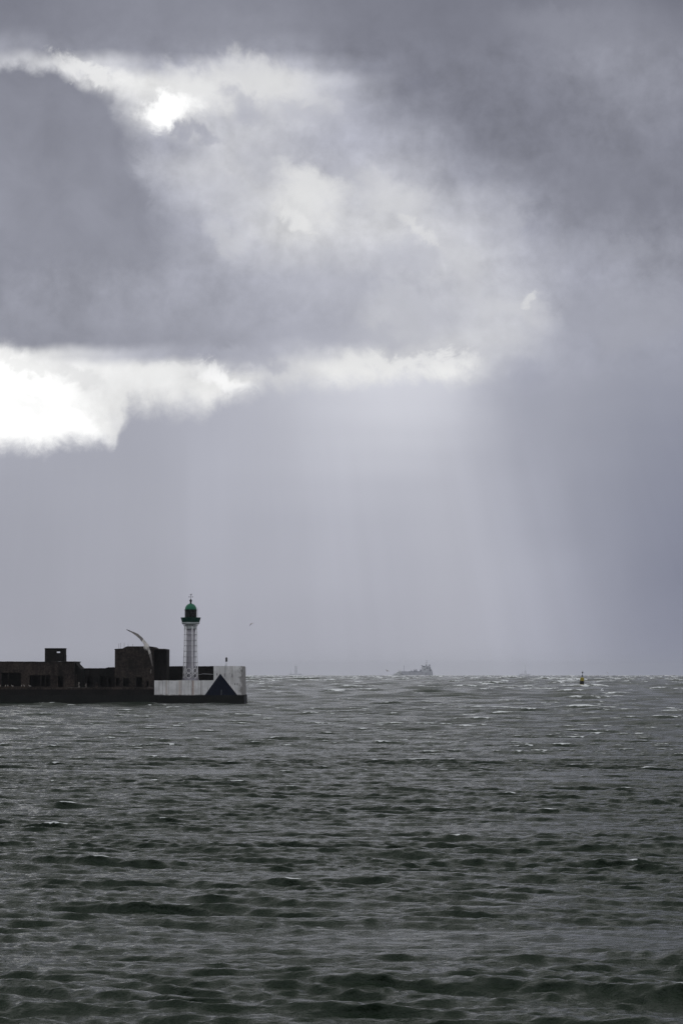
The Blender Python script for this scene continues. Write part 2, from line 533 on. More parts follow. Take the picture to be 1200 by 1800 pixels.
def empty(name, loc, label, cat, group=None, rz=0.0):
    o = bpy.data.objects.new(name, None)
    C.collection.objects.link(o)
    o.location = loc
    o.rotation_euler = (0, 0, rz)
    o.empty_display_size = 0.5
    return tag(o, label, cat, group)


def build(name, bm, m, parent=None, smooth=False):
    """links a bmesh given in the parent's frame (world frame when there is none)"""
    me = bpy.data.meshes.new(name)
    bmesh.ops.recalc_face_normals(bm, faces=bm.faces)
    bm.to_mesh(me)
    bm.free()
    for x in (m if isinstance(m, (list, tuple)) else [m]):
        me.materials.append(x)
    if smooth:
        for p in me.polygons:
            p.use_smooth = True
    o = bpy.data.objects.new(name, me)
    C.collection.objects.link(o)
    if parent:
        o.parent = parent
    return o


def box(bm, x0, x1, y0, y1, z0, z1, bev=0.0, rag=0.0):
    vs_ = [bm.verts.new((x, y, z)) for x in (x0, x1) for y in (y0, y1) for z in (z0, z1)]
    q = [(0, 1, 3, 2), (4, 6, 7, 5), (0, 4, 5, 1), (2, 3, 7, 6), (0, 2, 6, 4), (1, 5, 7, 3)]
    fs = [bm.faces.new([vs_[i] for i in f]) for f in q]
    if bev:
        es = list({e for f in fs for e in f.edges})
        bmesh.ops.bevel(bm, geom=es, offset=bev, segments=2, affect='EDGES', profile=0.5)
    return fs


def ragged(bm, cuts, amp, seed=0, keep_z=None):
    """subdivide and roughen so that edges of old masonry are not ruler-straight"""
    rnd = random.Random(seed)
    bmesh.ops.subdivide_edges(bm, edges=bm.edges[:], cuts=cuts, use_grid_fill=True)
    for v_ in bm.verts:
        if keep_z is not None and v_.co.z < keep_z:
            continue
        v_.co += Vector((rnd.uniform(-1, 1), rnd.uniform(-1, 1) * .6, rnd.uniform(-1, 1))) * amp


def prism(bm, outline, y0, y1):
    """outline [(x, z)] extruded along y"""
    a = [bm.verts.new((x, y0, z)) for x, z in outline]
    b = [bm.verts.new((x, y1, z)) for x, z in outline]
    n = len(a)
    bm.faces.new(a)
    bm.faces.new(b[::-1])
    for i in range(n):
        bm.faces.new((a[i], b[i], b[(i + 1) % n], a[(i + 1) % n]))


def lathe(bm, prof, n=32, c=(0, 0), cap=True, a0=0.0):
    rings = []
    for r, z in prof:
        rings.append([bm.verts.new((c[0] + r * math.cos(a0 + 2 * math.pi * i / n), c[1] + r * math.sin(a0 + 2 * math.pi * i / n), z)) for i in range(n)])
    for p, q in zip(rings, rings[1:]):
        for i in range(n):
            bm.faces.new((p[i], p[(i + 1) % n], q[(i + 1) % n], q[i]))
    if cap:
        bm.faces.new(rings[0][::-1])
        bm.faces.new(rings[-1])


def tube(bm, pts, r, n=8):
    pts = [Vector(p) for p in pts]
    rs = r if isinstance(r, (list, tuple)) else [r] * len(pts)
    rings = []
    for i, p in enumerate(pts):
        d = (pts[min(i + 1, len(pts) - 1)] - pts[max(i - 1, 0)]).normalized()
        a = d.cross(Vector((0, 0, 1)))
        if a.length < 1e-3:
            a = Vector((1, 0, 0))
        a.normalize()
        b = d.cross(a)
        rings.append([bm.verts.new(p + (a * math.cos(2 * math.pi * k / n) + b * math.sin(2 * math.pi * k / n)) * rs[i]) for k in range(n)])
    for p, q in zip(rings, rings[1:]):
        for i in range(n):
            bm.faces.new((p[i], p[(i + 1) % n], q[(i + 1) % n], q[i]))
    bm.faces.new(rings[0][::-1])
    bm.faces.new(rings[-1])


def blob(bm, c, r, sub=2, amp=0.25, seed=0, sc=(1, 1, 1)):
    rnd = random.Random(seed)
    g = bmesh.ops.create_icosphere(bm, subdivisions=sub, radius=1.0)
    ph = [rnd.uniform(0, 6.28) for _ in range(6)]
    for v_ in g['verts']:
        n_ = v_.co.normalized()
        k = 1 + amp * (math.sin(3.1 * n_.x + ph[0]) + math.sin(4.3 * n_.y + ph[1]) + math.sin(3.7 * n_.z + ph[2])) / 3 + amp * rnd.uniform(-.4, .4)
        v_.co = Vector((n_.x * sc[0], n_.y * sc[1], n_.z * sc[2])) * r * k + Vector(c)


def holed_wall(bm, x0, x1, z0, z1, y0, y1, holes, through=False):
    """a wall slab between y0 (front) and y1 (back) with rectangular holes cut right through it"""
    xs = sorted({x0, x1, *[h[i] for h in holes for i in (0, 1)]})
    zs = sorted({z0, z1, *[h[i] for h in holes for i in (2, 3)]})
    xs = [x for x in xs if x0 <= x <= x1]
    zs = [z for z in zs if z0 <= z <= z1]
    vd = {}

    def vv(x, y, z):
        k = (round(x, 4), round(y, 4), round(z, 4))
        if k not in vd:
            vd[k] = bm.verts.new((x, y, z))
        return vd[k]

    def solid(i, j):
        if i < 0 or j < 0 or i >= len(xs) - 1 or j >= len(zs) - 1:
            return False
        cx, cz = (xs[i] + xs[i + 1]) / 2, (zs[j] + zs[j + 1]) / 2
        return not any(h[0] < cx < h[1] and h[2] < cz < h[3] for h in holes)

    for i in range(len(xs) - 1):
        for j in range(len(zs) - 1):
            if not solid(i, j):
                continue
            a, b, c, d = xs[i], xs[i + 1], zs[j], zs[j + 1]
            bm.faces.new((vv(a, y0, c), vv(b, y0, c), vv(b, y0, d), vv(a, y0, d)))
            bm.faces.new((vv(a, y1, d), vv(b, y1, d), vv(b, y1, c), vv(a, y1, c)))
            if not solid(i - 1, j): bm.faces.new((vv(a, y0, c), vv(a, y0, d), vv(a, y1, d), vv(a, y1, c)))
            if not solid(i + 1, j): bm.faces.new((vv(b, y0, d), vv(b, y0, c), vv(b, y1, c), vv(b, y1, d)))
            if not solid(i, j - 1): bm.faces.new((vv(b, y0, c), vv(a, y0, c), vv(a, y1, c), vv(b, y1, c)))
            if not solid(i, j + 1): bm.faces.new((vv(a, y0, d), vv(b, y0, d), vv(b, y1, d), vv(a, y1, d)))


NB = bmesh.new

# ------------------------------------------------------------------ the sea
YP = 500.0            # front face of the breakwater


def sea():
    # rings of the grid, closer together near the camera
    r, rows = 1.0, []
    while r < 12500:
        rows.append(r)
        if r < 36: dr = max(0.5, r * 0.03) if r < 30 else 0.3
        elif r < 90: dr = 0.085
        elif r < 520: dr = 0.085 * (r / 90) ** 1.3
        else: dr = 1.4 * (r / 520) ** 0.8
        r += dr
    rr = np.array(rows, dtype=np.float64)
    a, azs, st_ = 0.0, [0.0], R_(0.0195)
    while a < math.pi:
        if a > R_(9.5): st_ = min(st_ * 1.06, R_(0.15) if a < R_(32) else R_(6))
        a += st_
        azs.append(min(a, math.pi))
    azs = np.array(azs)
    aa = np.concatenate([-azs[:0:-1][:-1] if abs(azs[-1] - math.pi) < 1e-9 else -azs[:0:-1], azs])
    da = np.gradient(aa)
    drr = np.gradient(rr)
    nr, na = len(rr), len(aa)
    X_ = (rr[:, None] * np.sin(aa)[None, :]).astype(np.float32)
    Y_ = (rr[:, None] * np.cos(aa)[None, :]).astype(np.float32)
    sp_r = drr.astype(np.float32)[:, None]
    sp_a = (rr[:, None] * da[None, :]).astype(np.float32)
    dxx = np.zeros_like(X_); dyy = np.zeros_like(X_); dzz = np.zeros_like(X_); cc = np.zeros_like(X_)
    rng = np.random.default_rng(11)

    def sm(x, a_, b_):
        t_ = np.clip((x - a_) / (b_ - a_), 0, 1)
        return t_ * t_ * (3 - 2 * t_)

    outer = (0.10 * sm(Y_, 150, 400) + 0.50 * sm(Y_, 430, 760) + 0.40 * sm(Y_, 900, 2000)) + 0 * X_
    mouth = (0.26 + 0.74 * sm(Y_, 160, 420)) + 0 * X_
    gust = 0.5 + 0.25 * np.sin(X_ / 37 + Y_ / 61 + 1.0) + 0.25 * np.sin(X_ / 19 - Y_ / 83 + 2.2)

    envs = []
    for e_ in range(4):                     # waves come in groups
        g_ = 0
        for i in range(7):
            l_ = 7.0 * (45.0 / 7.0) ** rng.uniform(0, 1)
            t_ = rng.normal(0, R_(40))
            g_ = g_ + np.sin(2 * math.pi / l_ * (0.45 * math.sin(t_) * X_ + math.cos(t_) * Y_) + rng.uniform(0, 6.28))
        envs.append(np.clip(1.0 + 0.31 * g_, 0.2, 2.1).astype(np.float32))

    def wave(lam, th, steep, wgt, q, foam, lean=0.0):
        k = 2 * math.pi / lam
        kx, ky = k * math.sin(th), k * math.cos(th)
        # filter what the grid cannot carry
        need = 3.2
        okr = np.where(lam > need * sp_r[:, 0] * max(abs(math.cos(th)), .3))[0]
        if len(okr) == 0:
            return
        n_ = okr[-1] + 1
        j = np.where(np.abs(aa) < R_(34))[0] if lam < 3 else np.arange(na)
        j0, j1 = j[0], j[-1] + 1
        s_ = (slice(0, n_), slice(j0, j1))
        filt = sm(lam / (sp_r[:n_] * max(abs(math.cos(th)), .3)), need, need * 1.8) * sm(lam / (sp_a[s_] * max(abs(math.sin(th)), .15)), need, need * 1.8)
        A = (steep / k) * filt * (wgt[s_] if not np.isscalar(wgt) else wgt)
        ph = kx * X_[s_] + ky * Y_[s_] + rng.uniform(0, 6.283)
        sn, cs = np.sin(ph), np.cos(ph)
        dzz[s_] += A * cs
        hd = A * (lean * cs - q * sn)           # crests pinch and lean forward
        dxx[s_] += hd * math.sin(th)
        dyy[s_] += hd * math.cos(th)
        if foam:
            cc[s_] += A * k * cs

    main = math.pi + R_(18)                 # seas run towards the camera, slightly across
    n_in = 140
    for i in range(n_in):                   # harbour chop
        lam = 0.34 * (6.5 / 0.34) ** ((i + rng.uniform(0, 1)) / n_in)
        th = main + rng.normal(0, R_(42 if lam < 1.0 else 26))
        s_ = (0.031 if lam < 1.1 else 0.025) if lam < 2.3 else 0.025 * (2.3 / lam) ** 1.25
        wave(lam, th, s_, (0.9 * envs[i % 4]).astype(np.float32), 0.55, lam > 0.9, 1.6)
    for i in range(46):                     # longer seas let in at the harbour mouth
        lam = 4.5 * (19.0 / 4.5) ** ((i + rng.uniform(0, 1)) / 46)
        th = main + rng.normal(0, R_(27))
        wave(lam, th, 0.022, mouth, 0.7, True, 1.0)
    cin = cc.copy()
    rs_ = np.sqrt((cin[:, np.abs(aa) < R_(9)] ** 2).mean(axis=1))
    rs_ = np.convolve(np.pad(rs_, 20, mode='edge'), np.ones(41) / 41, mode='valid')
    cin = cin / (rs_[:, None] + 1e-4) + (0.8 * sm(rr, 60, 240)[:, None] + 0.3 * sm(X_ / np.maximum(Y_, 1), -.05, .06)).astype(np.float32)
    cc[:] = 0
    n_out = 70
    for i in range(n_out):                  # the open sea beyond the breakwater
        lam = 9.0 * (95.0 / 9.0) ** ((i + rng.uniform(0, 1)) / n_out)
        th = main + rng.normal(0, R_(30))
        s_ = 0.032 if lam < 40 else 0.032 * (40 / lam) ** 1.6
        wave(lam, th, s_, outer, 0.7, lam > 9, 0.8)
    # foam where crests pinch
    gate = 0.5 + 0.3 * np.sin(X_ / 23 - Y_ / 71) + 0.3 * np.sin(X_ / 11 + Y_ / 47 + 1.3)
    fi = np.zeros_like(X_)
    sel = (np.abs(aa) < R_(9))
    inn = (rr > 60) & (rr < 420)
    t1, t2 = np.percentile(cin[np.ix_(inn, sel)], [98.4, 99.8])
    fi = sm(cin + 0.5 * (gate - .5), t1, t2)
    ou = (rr > 700) & (rr < 5000)
    t1, t2 = np.percentile(cc[np.ix_(ou, sel)], [96.2, 99.6])
    ro_ = np.sqrt((cc[:, sel] ** 2).mean(axis=1))
    ro_ = np.convolve(np.pad(ro_, 20, mode='edge'), np.ones(41) / 41, mode='valid')
    cc = cc / (ro_[:, None] + 1e-4).astype(np.float32)
    t1, t2 = np.percentile(cc[np.ix_(ou, sel)], [95.2, 99.3])
    fo = sm(cc + 0.5 * (gate - .5), t1, t2) * sm(Y_, 430, 700)
    fi *= 1 - sm(Y_, 430, 700)
    foam = np.maximum(fi, fo)
    # wash along the foot of the breakwater
    near = np.exp(-np.abs(Y_ - (YP - 2.0)) / 1.6) * (X_ < X(440, YP)) * (Y_ < YP + 1)
    foam = np.maximum(foam, near * 0.50 * np.clip(gate, 0, 1.1) ** 2)
    Zs = dzz - (rr[:, None] ** 2 / (2 * EARTH)).astype(np.float32)
    co = np.stack([X_ + dxx, Y_ + dyy, Zs], -1).reshape(-1, 3).astype(np.float32)
    idx = np.arange(nr * na, dtype=np.int32).reshape(nr, na)
    nx = np.roll(idx, -1, axis=1)
    quads = np.stack([idx[:-1], idx[1:], nx[1:], nx[:-1]], -1).reshape(-1, 4)
    me = bpy.data.meshes.new('sea')
    me.vertices.add(len(co))
    me.vertices.foreach_set('co', co.ravel())
    me.loops.add(quads.size)
    me.loops.foreach_set('vertex_index', quads.ravel())
    me.polygons.add(len(quads))
    me.polygons.foreach_set('loop_start', np.arange(0, quads.size, 4, dtype=np.int32))
    me.polygons.foreach_set('use_smooth', np.ones(len(quads), dtype=bool))
    me.update(calc_edges=False)
    at = me.attributes.new('foam', 'FLOAT', 'POINT')
    at.data.foreach_set('value', foam.ravel().astype(np.float32))
    o = bpy.data.objects.new('sea', me)
    C.collection.objects.link(o)
    tag(o, 'rough grey green sea with whitecaps', 'sea', kind='structure')
    return o


def sea_mat():
    m, t, p, o = mat('sea_water')
    g = t.n.new('ShaderNodeNewGeometry').outputs['Position']
    n_a = t.noise(t.vscale(g, (1.0, 1.6, 1.0)), 2.2, 5, 0.62)
    n_b = t.noise(t.vscale(g, (1.0, 1.5, 1.0)), 9.0, 4, 0.6)
    gust = t.noise(t.vscale(g, (0.02, 0.008, 0.0)), 1.0, 4, 0.55)
    h = t.add(t.mul(n_a, 0.19), t.mul(n_b, 0.025))
    h = t.mul(h, t.add(0.55, t.mul(gust, 0.9)))
    body = t.noise(t.vscale(g, (0.05, 0.03, 0.0)), 1.0, 4, 0.5)
    t.put(p.inputs['Base Color'], t.mix(body, (0.008, 0.016, 0.009), (0.013, 0.023, 0.013)))
    p.inputs['Roughness'].default_value = 0.10
    p.inputs['IOR'].default_value = 1.333
    p.inputs['Specular IOR Level'].default_value = 0.28
    bump(t, p, h, 1.0, 1.0)
    at = t.n.new('ShaderNodeAttribute')
    at.attribute_name = 'foam'
    brk = t.noise(t.vscale(g, (0.8, 0.4, 0.9)), 0.7, 8, 0.75)
    f = t.step(t.add(t.mul(at.outputs['Fac'], 0.62), t.mul(t.sub(brk, 0.5), 2.2)), 0.29, 0.62)
    f = t.mul(f, t.step(at.outputs['Fac'], 0.02, 0.12))
    fm = t.n.new('ShaderNodeBsdfDiffuse')
    fm.inputs['Color'].default_value = (0.72, 0.74, 0.75, 1)
    mx = t.n.new('ShaderNodeMixShader')
    t.put(mx.inputs[0], f)
    t.l.new(p.outputs[0], mx.inputs[1])
    t.l.new(fm.outputs[0], mx.inputs[2])
    t.l.new(mx.outputs[0], o.inputs['Surface'])
    return m


S = sea()
S.data.materials.append(sea_mat())

# ------------------------------------------------------------------ the breakwater
XL = X(-260, YP)
z_white, z_low, z_top, z_ledge, z_deck = Z(1222, YP), Z(1196, YP), Z(1171, YP), Z(1209, YP), Z(1195.5, YP) - 0.15
bw = empty('breakwater', (X(200, YP), YP, 0), 'long dark concrete breakwater with a white painted end rising from the sea', 'breakwater')


def rel(o, par):
    o.matrix_parent_inverse = Matrix.Translation(-par.location)
    return o


def part(name, bm, m, par, smooth=False):
    """mesh given in world coordinates, parented under a thing or a part"""
    o = build(name, bm, m, None, smooth)
    o.parent = par
    base = par
    while base.parent: base = base.parent
    o.matrix_parent_inverse = Matrix.Translation(-base.location) if par is base else Matrix.Identity(4)
    return o


def strip_wall(x0, x1, y0, y1, z0, z1, n, amp, seed):
    """wall whose upper and lower edges wander a little"""
    rnd = random.Random(seed)
    bm = NB()
    tops, prev = [], 0
    for i in range(n + 1):
        prev = 0.6 * prev + rnd.uniform(-1, 1) * amp
        tops.append(prev)
    out = [(x0 + (x1 - x0) * i / n, z0) for i in range(n + 1)]
    out += [(x0 + (x1 - x0) * i / n, z1 + tops[i]) for i in range(n, -1, -1)]
    prism(bm, out, y0, y1)
    return bm


part('tidal_base', strip_wall(XL, X(434.6, YP + 15), YP - 0.25, YP + 15, -6, z_white, 70, 0.035, 1), M['weed'], bw)
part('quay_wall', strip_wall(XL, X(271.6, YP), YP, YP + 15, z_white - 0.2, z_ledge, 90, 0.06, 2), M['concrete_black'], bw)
part('ledge', strip_wall(XL, X(270.5, YP), YP - 0.12, YP + 0.8, z_ledge - 0.28, z_ledge + 0.06, 120, 0.05, 3), M['concrete_brown'], bw)
b = NB(); box(b, X(271.6, YP), X(375.6, YP), YP + 0.9, YP + 15, z_white - 0.2, z_deck); part('deck', b, M['concrete'], bw)
part('white_parapet', strip_wall(X(271.6, YP), X(375.6, YP), YP, YP + 0.9, z_white - 0.1, z_low, 40, 0.018, 4), M['white_wall'], bw)
b = NB()
prism(b, [(X(375.6, YP), z_white - 0.1), (X(432.8, YP + 15), z_white - 0.1), (X(432.2, YP + 15), Z(1190, YP)), (X(431.6, YP + 15), z_top - 0.12),
          (X(431.0, YP + 15), z_top + 0.01), (X(405, YP), z_top + 0.03), (X(375.6, YP), z_top + 0.04)], YP - 0.002, YP + 15)
part('white_end_block', b, M['white_wall'], bw)
b = NB()
prism(b, [(X(359.8, YP), z_white - 0.03), (X(417.8, YP), z_white - 0.03), (X(387.2, YP), Z(1184, YP))], YP - 0.02, YP - 0.004)
tri = part('triangle_daymark', b, M['navy'], bw)
b = NB()
prism(b, [(X(388.4, YP), Z(1222, YP)), (X(389.9, YP), Z(1222, YP)), (X(390.3, YP), Z(1213, YP)), (X(389.0, YP), Z(1211.5, YP)), (X(388.2, YP), Z(1216, YP))], YP - 0.028, YP - 0.021)
o = part('worn_patch', b, M['pale_steel'], tri)
o.data.materials[0] = paint('worn_grey_patch', (0.07, 0.075, 0.085), 0.8, 0.4, scale=6)

# seaward wall behind the lighthouse
Y2 = YP + 13
sw = empty('sea_wall', (X(336, Y2), Y2, z_deck), 'dark high sea wall behind the lighthouse between bunker and white end', 'wall')
part('wall', strip_wall(X(290, Y2), X(376.2, Y2), Y2, Y2 + 2, z_deck, Z(1171, Y2), 40, 0.02, 6), M['concrete_black'], sw)  # near-black colour stands in for the wall's shadowed side
b = NB(); tube(b, [(X(349, Y2), Y2 - .08, Z(1186, Y2)), (X(357, Y2), Y2 - .08, Z(1184.6, Y2)), (X(366, Y2), Y2 - .08, Z(1184.9, Y2)), (X(375, Y2), Y2 - .08, Z(1185.3, Y2))], 0.05)
part('pipe', b, M['pale_steel'], sw, True)

# ------------------------------------------------------------------ the long building
YB = YP + 1.0
lb = empty('long_building', (X(60, YB), YB, z_ledge), 'long low ruined concrete building with dark openings on the breakwater', 'building')


def openings(Y, lst):
    return [(X(a, Y), X(b_, Y), Z(d, Y), Z(c, Y)) for a, b_, c, d in lst]


hs = openings(YB, [(-118, -90, 1184, 1207), (-80, -52, 1184, 1207), (-45, -8, 1182, 1207), (3, 37.5, 1182.5, 1206.5), (52.5, 89.5, 1187, 1206.8), (102, 112, 1188.3, 1208.4)])
b = NB()
holed_wall(b, X(-240, YB), X(131, YB), z_ledge + .07, Z(1164.2, YB), YB, YB + 0.6, hs)
part('wall', b, M['concrete_brown'], lb)
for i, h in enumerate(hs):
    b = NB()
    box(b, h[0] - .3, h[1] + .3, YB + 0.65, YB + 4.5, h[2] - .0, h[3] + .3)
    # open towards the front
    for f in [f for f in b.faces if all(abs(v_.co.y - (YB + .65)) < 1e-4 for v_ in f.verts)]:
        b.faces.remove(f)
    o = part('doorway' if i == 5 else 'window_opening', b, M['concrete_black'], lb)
    if i in (3, 4):
        k = NB()
        for px in ((14.5,) if i == 3 else (72, 80.5)):
            box(k, X(px - .6, YB), X(px + .6, YB), YB + .2, YB + .5, h[2] + .001, h[3] - .001)
        part('mullion', k, M['concrete'], o)
b = strip_wall(X(-240, YB), X(131.5, YB), YB - 0.12, YB + 12, Z(1164.1, YB), Z(1162.7, YB), 110, 0.025, 8)
part('roof_slab', b, M['concrete'], lb)
b = NB(); box(b, X(-240, YB), X(130.6, YB), YB + 4.7, YB + 11.5, z_ledge + .07, Z(1164.2, YB)); part('rear_rooms', b, M['concrete_black'], lb)
YE = YB + 2.0
b = NB()
prism(b, [(X(131, YE), z_ledge + .07), (X(150, YE + 8), z_ledge + .07), (X(150, YE + 8), Z(1176, YE)), (X(148, YE + 8), Z(1174.5, YE)), (X(147.5, YE + 8), Z(1173, YE)), (X(145.5, YE + 8), Z(1172, YE)),
          (X(145, YE + 8), Z(1170.2, YE)), (X(143, YE + 8), Z(1169.5, YE)), (X(142.5, YE + 8), Z(1168, YE)), (X(141.2, YE + 8), Z(1167.4, YE)), (X(141, YE + 8), Z(1164.6, YE)), (X(136, YE + 8), Z(1164.3, YE)), (X(131, YE), Z(1163.8, YE))], YE, YE + 8)
part('broken_end_wall', b, M['concrete_black'], lb)
YH = YB + 3.5
hx0, hx1, hz0, hz1 = X(99.8, YH), X(105.9, YH), Z(1147.8, YH), Z(1145.3, YH)
hr1 = X(117.2, YH + 4)
b = NB()
holed_wall(b, X(79, YH), hr1, Z(1162.6, YH), Z(1140.2, YH), YH, YH + 0.4, [(hx0, hx1, hz0, hz1)])
holed_wall(b, X(79, YH), hr1, Z(1162.6, YH), Z(1140.2, YH), YH + 3.6, YH + 4.0, [(hx0 - .5, hx1 + 1.0, hz0 - .3, hz1 + .5)])
box(b, X(79, YH), X(79, YH) + .4, YH + .4, YH + 3.6, Z(1162.6, YH), Z(1140.2, YH))
box(b, hr1 - .4, hr1, YH + .4, YH + 3.6, Z(1162.6, YH), Z(1140.2, YH))
hut = part('rooftop_hut', b, M['concrete_black'], lb)
b = NB(); box(b, X(78.6, YH), hr1 + .05, YH - .1, YH + 4.1, Z(1140.2, YH) + .003, Z(1139.3, YH)); part('hut_roof', b, M['concrete'], hut)

# ------------------------------------------------------------------ ruined wall in the middle
YR = YB + 4.0
rw = empty('ruined_wall', (X(175, YR), YR, z_ledge), 'low dark ruined wall between the long building and square bunker', 'wall')
hr = openings(YR, [(153, 163, 1190, 1207), (176, 186, 1187, 1207), (190, 198, 1190, 1207)])
b = NB(); holed_wall(b, X(148, YR), X(203.5, YR), z_ledge + .07, Z(1174.8, YR), YR, YR + 0.7, hr); part('wall', b, M['concrete_black'], rw)  # near-black concrete all over
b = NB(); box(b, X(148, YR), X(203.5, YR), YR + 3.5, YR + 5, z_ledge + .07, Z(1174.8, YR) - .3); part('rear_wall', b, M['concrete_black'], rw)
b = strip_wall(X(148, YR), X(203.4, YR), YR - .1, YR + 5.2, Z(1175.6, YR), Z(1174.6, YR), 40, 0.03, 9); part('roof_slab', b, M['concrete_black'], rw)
rnd = random.Random(4)
b = NB()
for px, s_ in ((188, .16), (190.5, .22), (193, .18), (196, .24), (199, .28), (201.5, .2)):
    blob(b, (X(px, YR), YR + .4, Z(1174.6, YR) + .04), s_, 2, .5, int(px), (1, 1, .6))
part('crumbled_top', b, M['concrete_black'], rw)
# lumps of pale broken concrete on the ledge below it
YQ = YB + .9
for k, (px, py, wd, hh, lab) in enumerate(((134, 1189, .13, .40, 'pale broken concrete slab propped beside the building end, left of the ruined wall'),
                                   (139, 1202, .17, .30, 'pale lump of rubble at the foot of the building end'),
                                   (151.5, 1203.5, .14, .24, 'small pale lump of rubble under the first gap of the ruined wall'),
                                   (170, 1202.5, .26, .26, 'wide dull lump of rubble before the middle of the ruined wall'))):
    base = z_ledge + .05
    top = Z(py, YQ) + hh
    b = NB()
    rk = random.Random(k)
    n_ = 5
    out = []
    for i in range(n_ + 1):
        out.append((X(px, YQ) - wd * (1 - .5 * i / n_) + rk.uniform(-.06, .06), base + (top - base) * i / n_))
    for i in range(n_, -1, -1):
        out.append((X(px, YQ) + wd * (1 - .6 * i / n_) + rk.uniform(-.06, .06), base + (top - base) * i / n_))
    prism(b, out, YQ, YQ + .45)
    tag(build('rubble', b, M['concrete_brown'] if k in (0, 3) else M['concrete_grey']), lab, 'rubble', 'broken concrete below the ruined wall')

# ------------------------------------------------------------------ the square bunker
YK = YB - 0.1
bk_ = empty('bunker', (X(250, YK), YK, z_ledge), 'massive square stained concrete bunker with chamfered roof left of the lighthouse', 'bunker')
hb = openings(YK, [(204, 210.5, 1191.5, 1206.5), (216.6, 226.8, 1192.3, 1206.5), (239.6, 250, 1190.3, 1207.5), (257.2, 261.6, 1197, 1207.3)])
b = NB(); holed_wall(b, X(202, YK), X(270.2, YK), z_ledge + .07, Z(1141.8, YK), YK, YK + 1.4, hb); part('wall', b, M['concrete'], bk_)
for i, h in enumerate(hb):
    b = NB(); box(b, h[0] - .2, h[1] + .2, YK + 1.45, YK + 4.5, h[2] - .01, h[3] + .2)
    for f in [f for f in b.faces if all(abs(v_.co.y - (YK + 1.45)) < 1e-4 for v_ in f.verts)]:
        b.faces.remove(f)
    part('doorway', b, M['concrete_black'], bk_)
b = NB(); box(b, X(202, YK), X(270.1, YK), YK + 4.7, YK + 11, z_ledge + .07, Z(1141.8, YK)); part('rear_block', b, M['concrete'], bk_)
YW = YK + 3.0
b = NB(); box(b, X(269.6, YW), X(298.0, YK + 10.8), YW, YK + 10.8, z_deck - .02, Z(1141.5, YW), 0.0); part('side_wing', b, M['concrete_black'], bk_)  # darker than the lit front; its shade is put into the colour
YC = YK + .5
b = NB()
prism(b, [(X(201.6, YC), Z(1142.2, YC)), (X(298.2, YC + 10.5), Z(1142.2, YC)), (X(298.3, YC + 10.5), Z(1141.3, YC)), (X(297.0, YC + 10.5), Z(1140.5, YC)), (X(274.6, YC), Z(1140.3, YC)), (X(268.5, YC), Z(1136.8, YC)),
          (X(263, YC), Z(1136.1, YC)), (X(224.5, YC), Z(1136.1, YC)), (X(221, YC), Z(1137.1, YC)), (X(216, YC), Z(1139.9, YC)), (X(203.5, YC), Z(1140.6, YC)), (X(201.6, YC), Z(1141.3, YC))], YC - .52, YK + 10.9)
part('roof_cap', b, M['concrete'], bk_)
for px, t_ in ((207.6, 1131), (210.9, 1130), (217.4, 1129.6), (224.2, 1131.5), (232.2, 1132)):
    b = NB()
    tube(b, [(X(px, YC), YC + 1.2, Z(1141, YC)), (X(px + .3, YC), YC + 1.2, Z((1141 + t_) / 2, YC)), (X(px + .1, YC), YC + 1.25, Z(t_, YC))], 0.022, 6)
    part('steel_rod', b, M['rust_rod'], bk_, True)
b = NB()
prism(b, [(X(264.6, YK), Z(1184, YK)), (X(265.8, YK), Z(1183.4, YK)), (X(266.4, YK), Z(1178, YK)), (X(266, YK), Z(1175.6, YK)), (X(265, YK), Z(1177, YK)), (X(264.3, YK), Z(1181, YK))], YK - .03, YK - .004)
part('pale_patch', b, M['concrete_grey'], bk_)  # thin pale plate on the wall face

# ------------------------------------------------------------------ the lighthouse
YL = YP + 6.0
SC = YL / F                      # metres per photo pixel there
LX = X(335.1, YL)
zb = z_deck
lh = empty('lighthouse', (LX, YL, zb), 'white iron lighthouse with green dome and lantern on the breakwater end', 'lighthouse')


def zl(py): return Z(py, YL) - zb


def rad(px): return px * SC


A0 = R_(-90 + 17)


def colpos(k, r):
    a = A0 + k * math.pi / 3
    return Vector((r * math.cos(a), r * math.sin(a), 0))


b = NB(); lathe(b, [(rad(14.8), 0), (rad(14.8), zl(1193.4)), (rad(13.6), zl(1193)), (rad(13.6), zl(1192.4))], 40); build('plinth', b, M['core_white'], lh)
b = NB()
pr = [(rad(7.6), zl(1192.5)), (rad(7.5), zl(1182)), (rad(7.3), zl(1150)), (rad(7.2), zl(1098.3))]
lathe(b, pr, 32)
core = build('core_tube', b, M['core_white'], lh, True)
b = NB(); box(b, -0.28, 0.28, -rad(7.6) - .03, -rad(7.2), zl(1192.4) + .05, zl(1192.4) + 1.0); build('door', b, M['core_white'], core)
r_at = lambda py: rad(11.0) + (rad(13.2) - rad(11.0)) * ((py - 1098) / 95.0) ** 1.3
for k in range(6):
    b = NB()
    pts, rs = [], []
    for i in range(9):
        py = 1192.6 + (1098.2 - 1192.6) * i / 8
        q = colpos(k, r_at(py)); q.z = zl(py)
        pts.append(q); rs.append(0.085 if i else 0.14)
    tube(b, pts, rs, 10)
    col_ = build('column', b, M['tower_white'], lh, True)
    # bracket under the gallery
    c = NB()
    q0, q1 = colpos(k, r_at(1106)), colpos(k, rad(12.4))
    q0.z, q1.z = zl(1106.5), zl(1098.4)
    mid = (q0 + q1) / 2 + colpos(k, -0.10); mid.z = (q0.z + q1.z) / 2
    tube(c, [q0, mid, q1], [0.06, 0.06, 0.07], 8)
    build('bracket', c, M['green_dark'], col_)
rings_y = [1105.4, 1115.4, 1125.4, 1135.0, 1144.6, 1154.4, 1164.6, 1174.2, 1183.4]
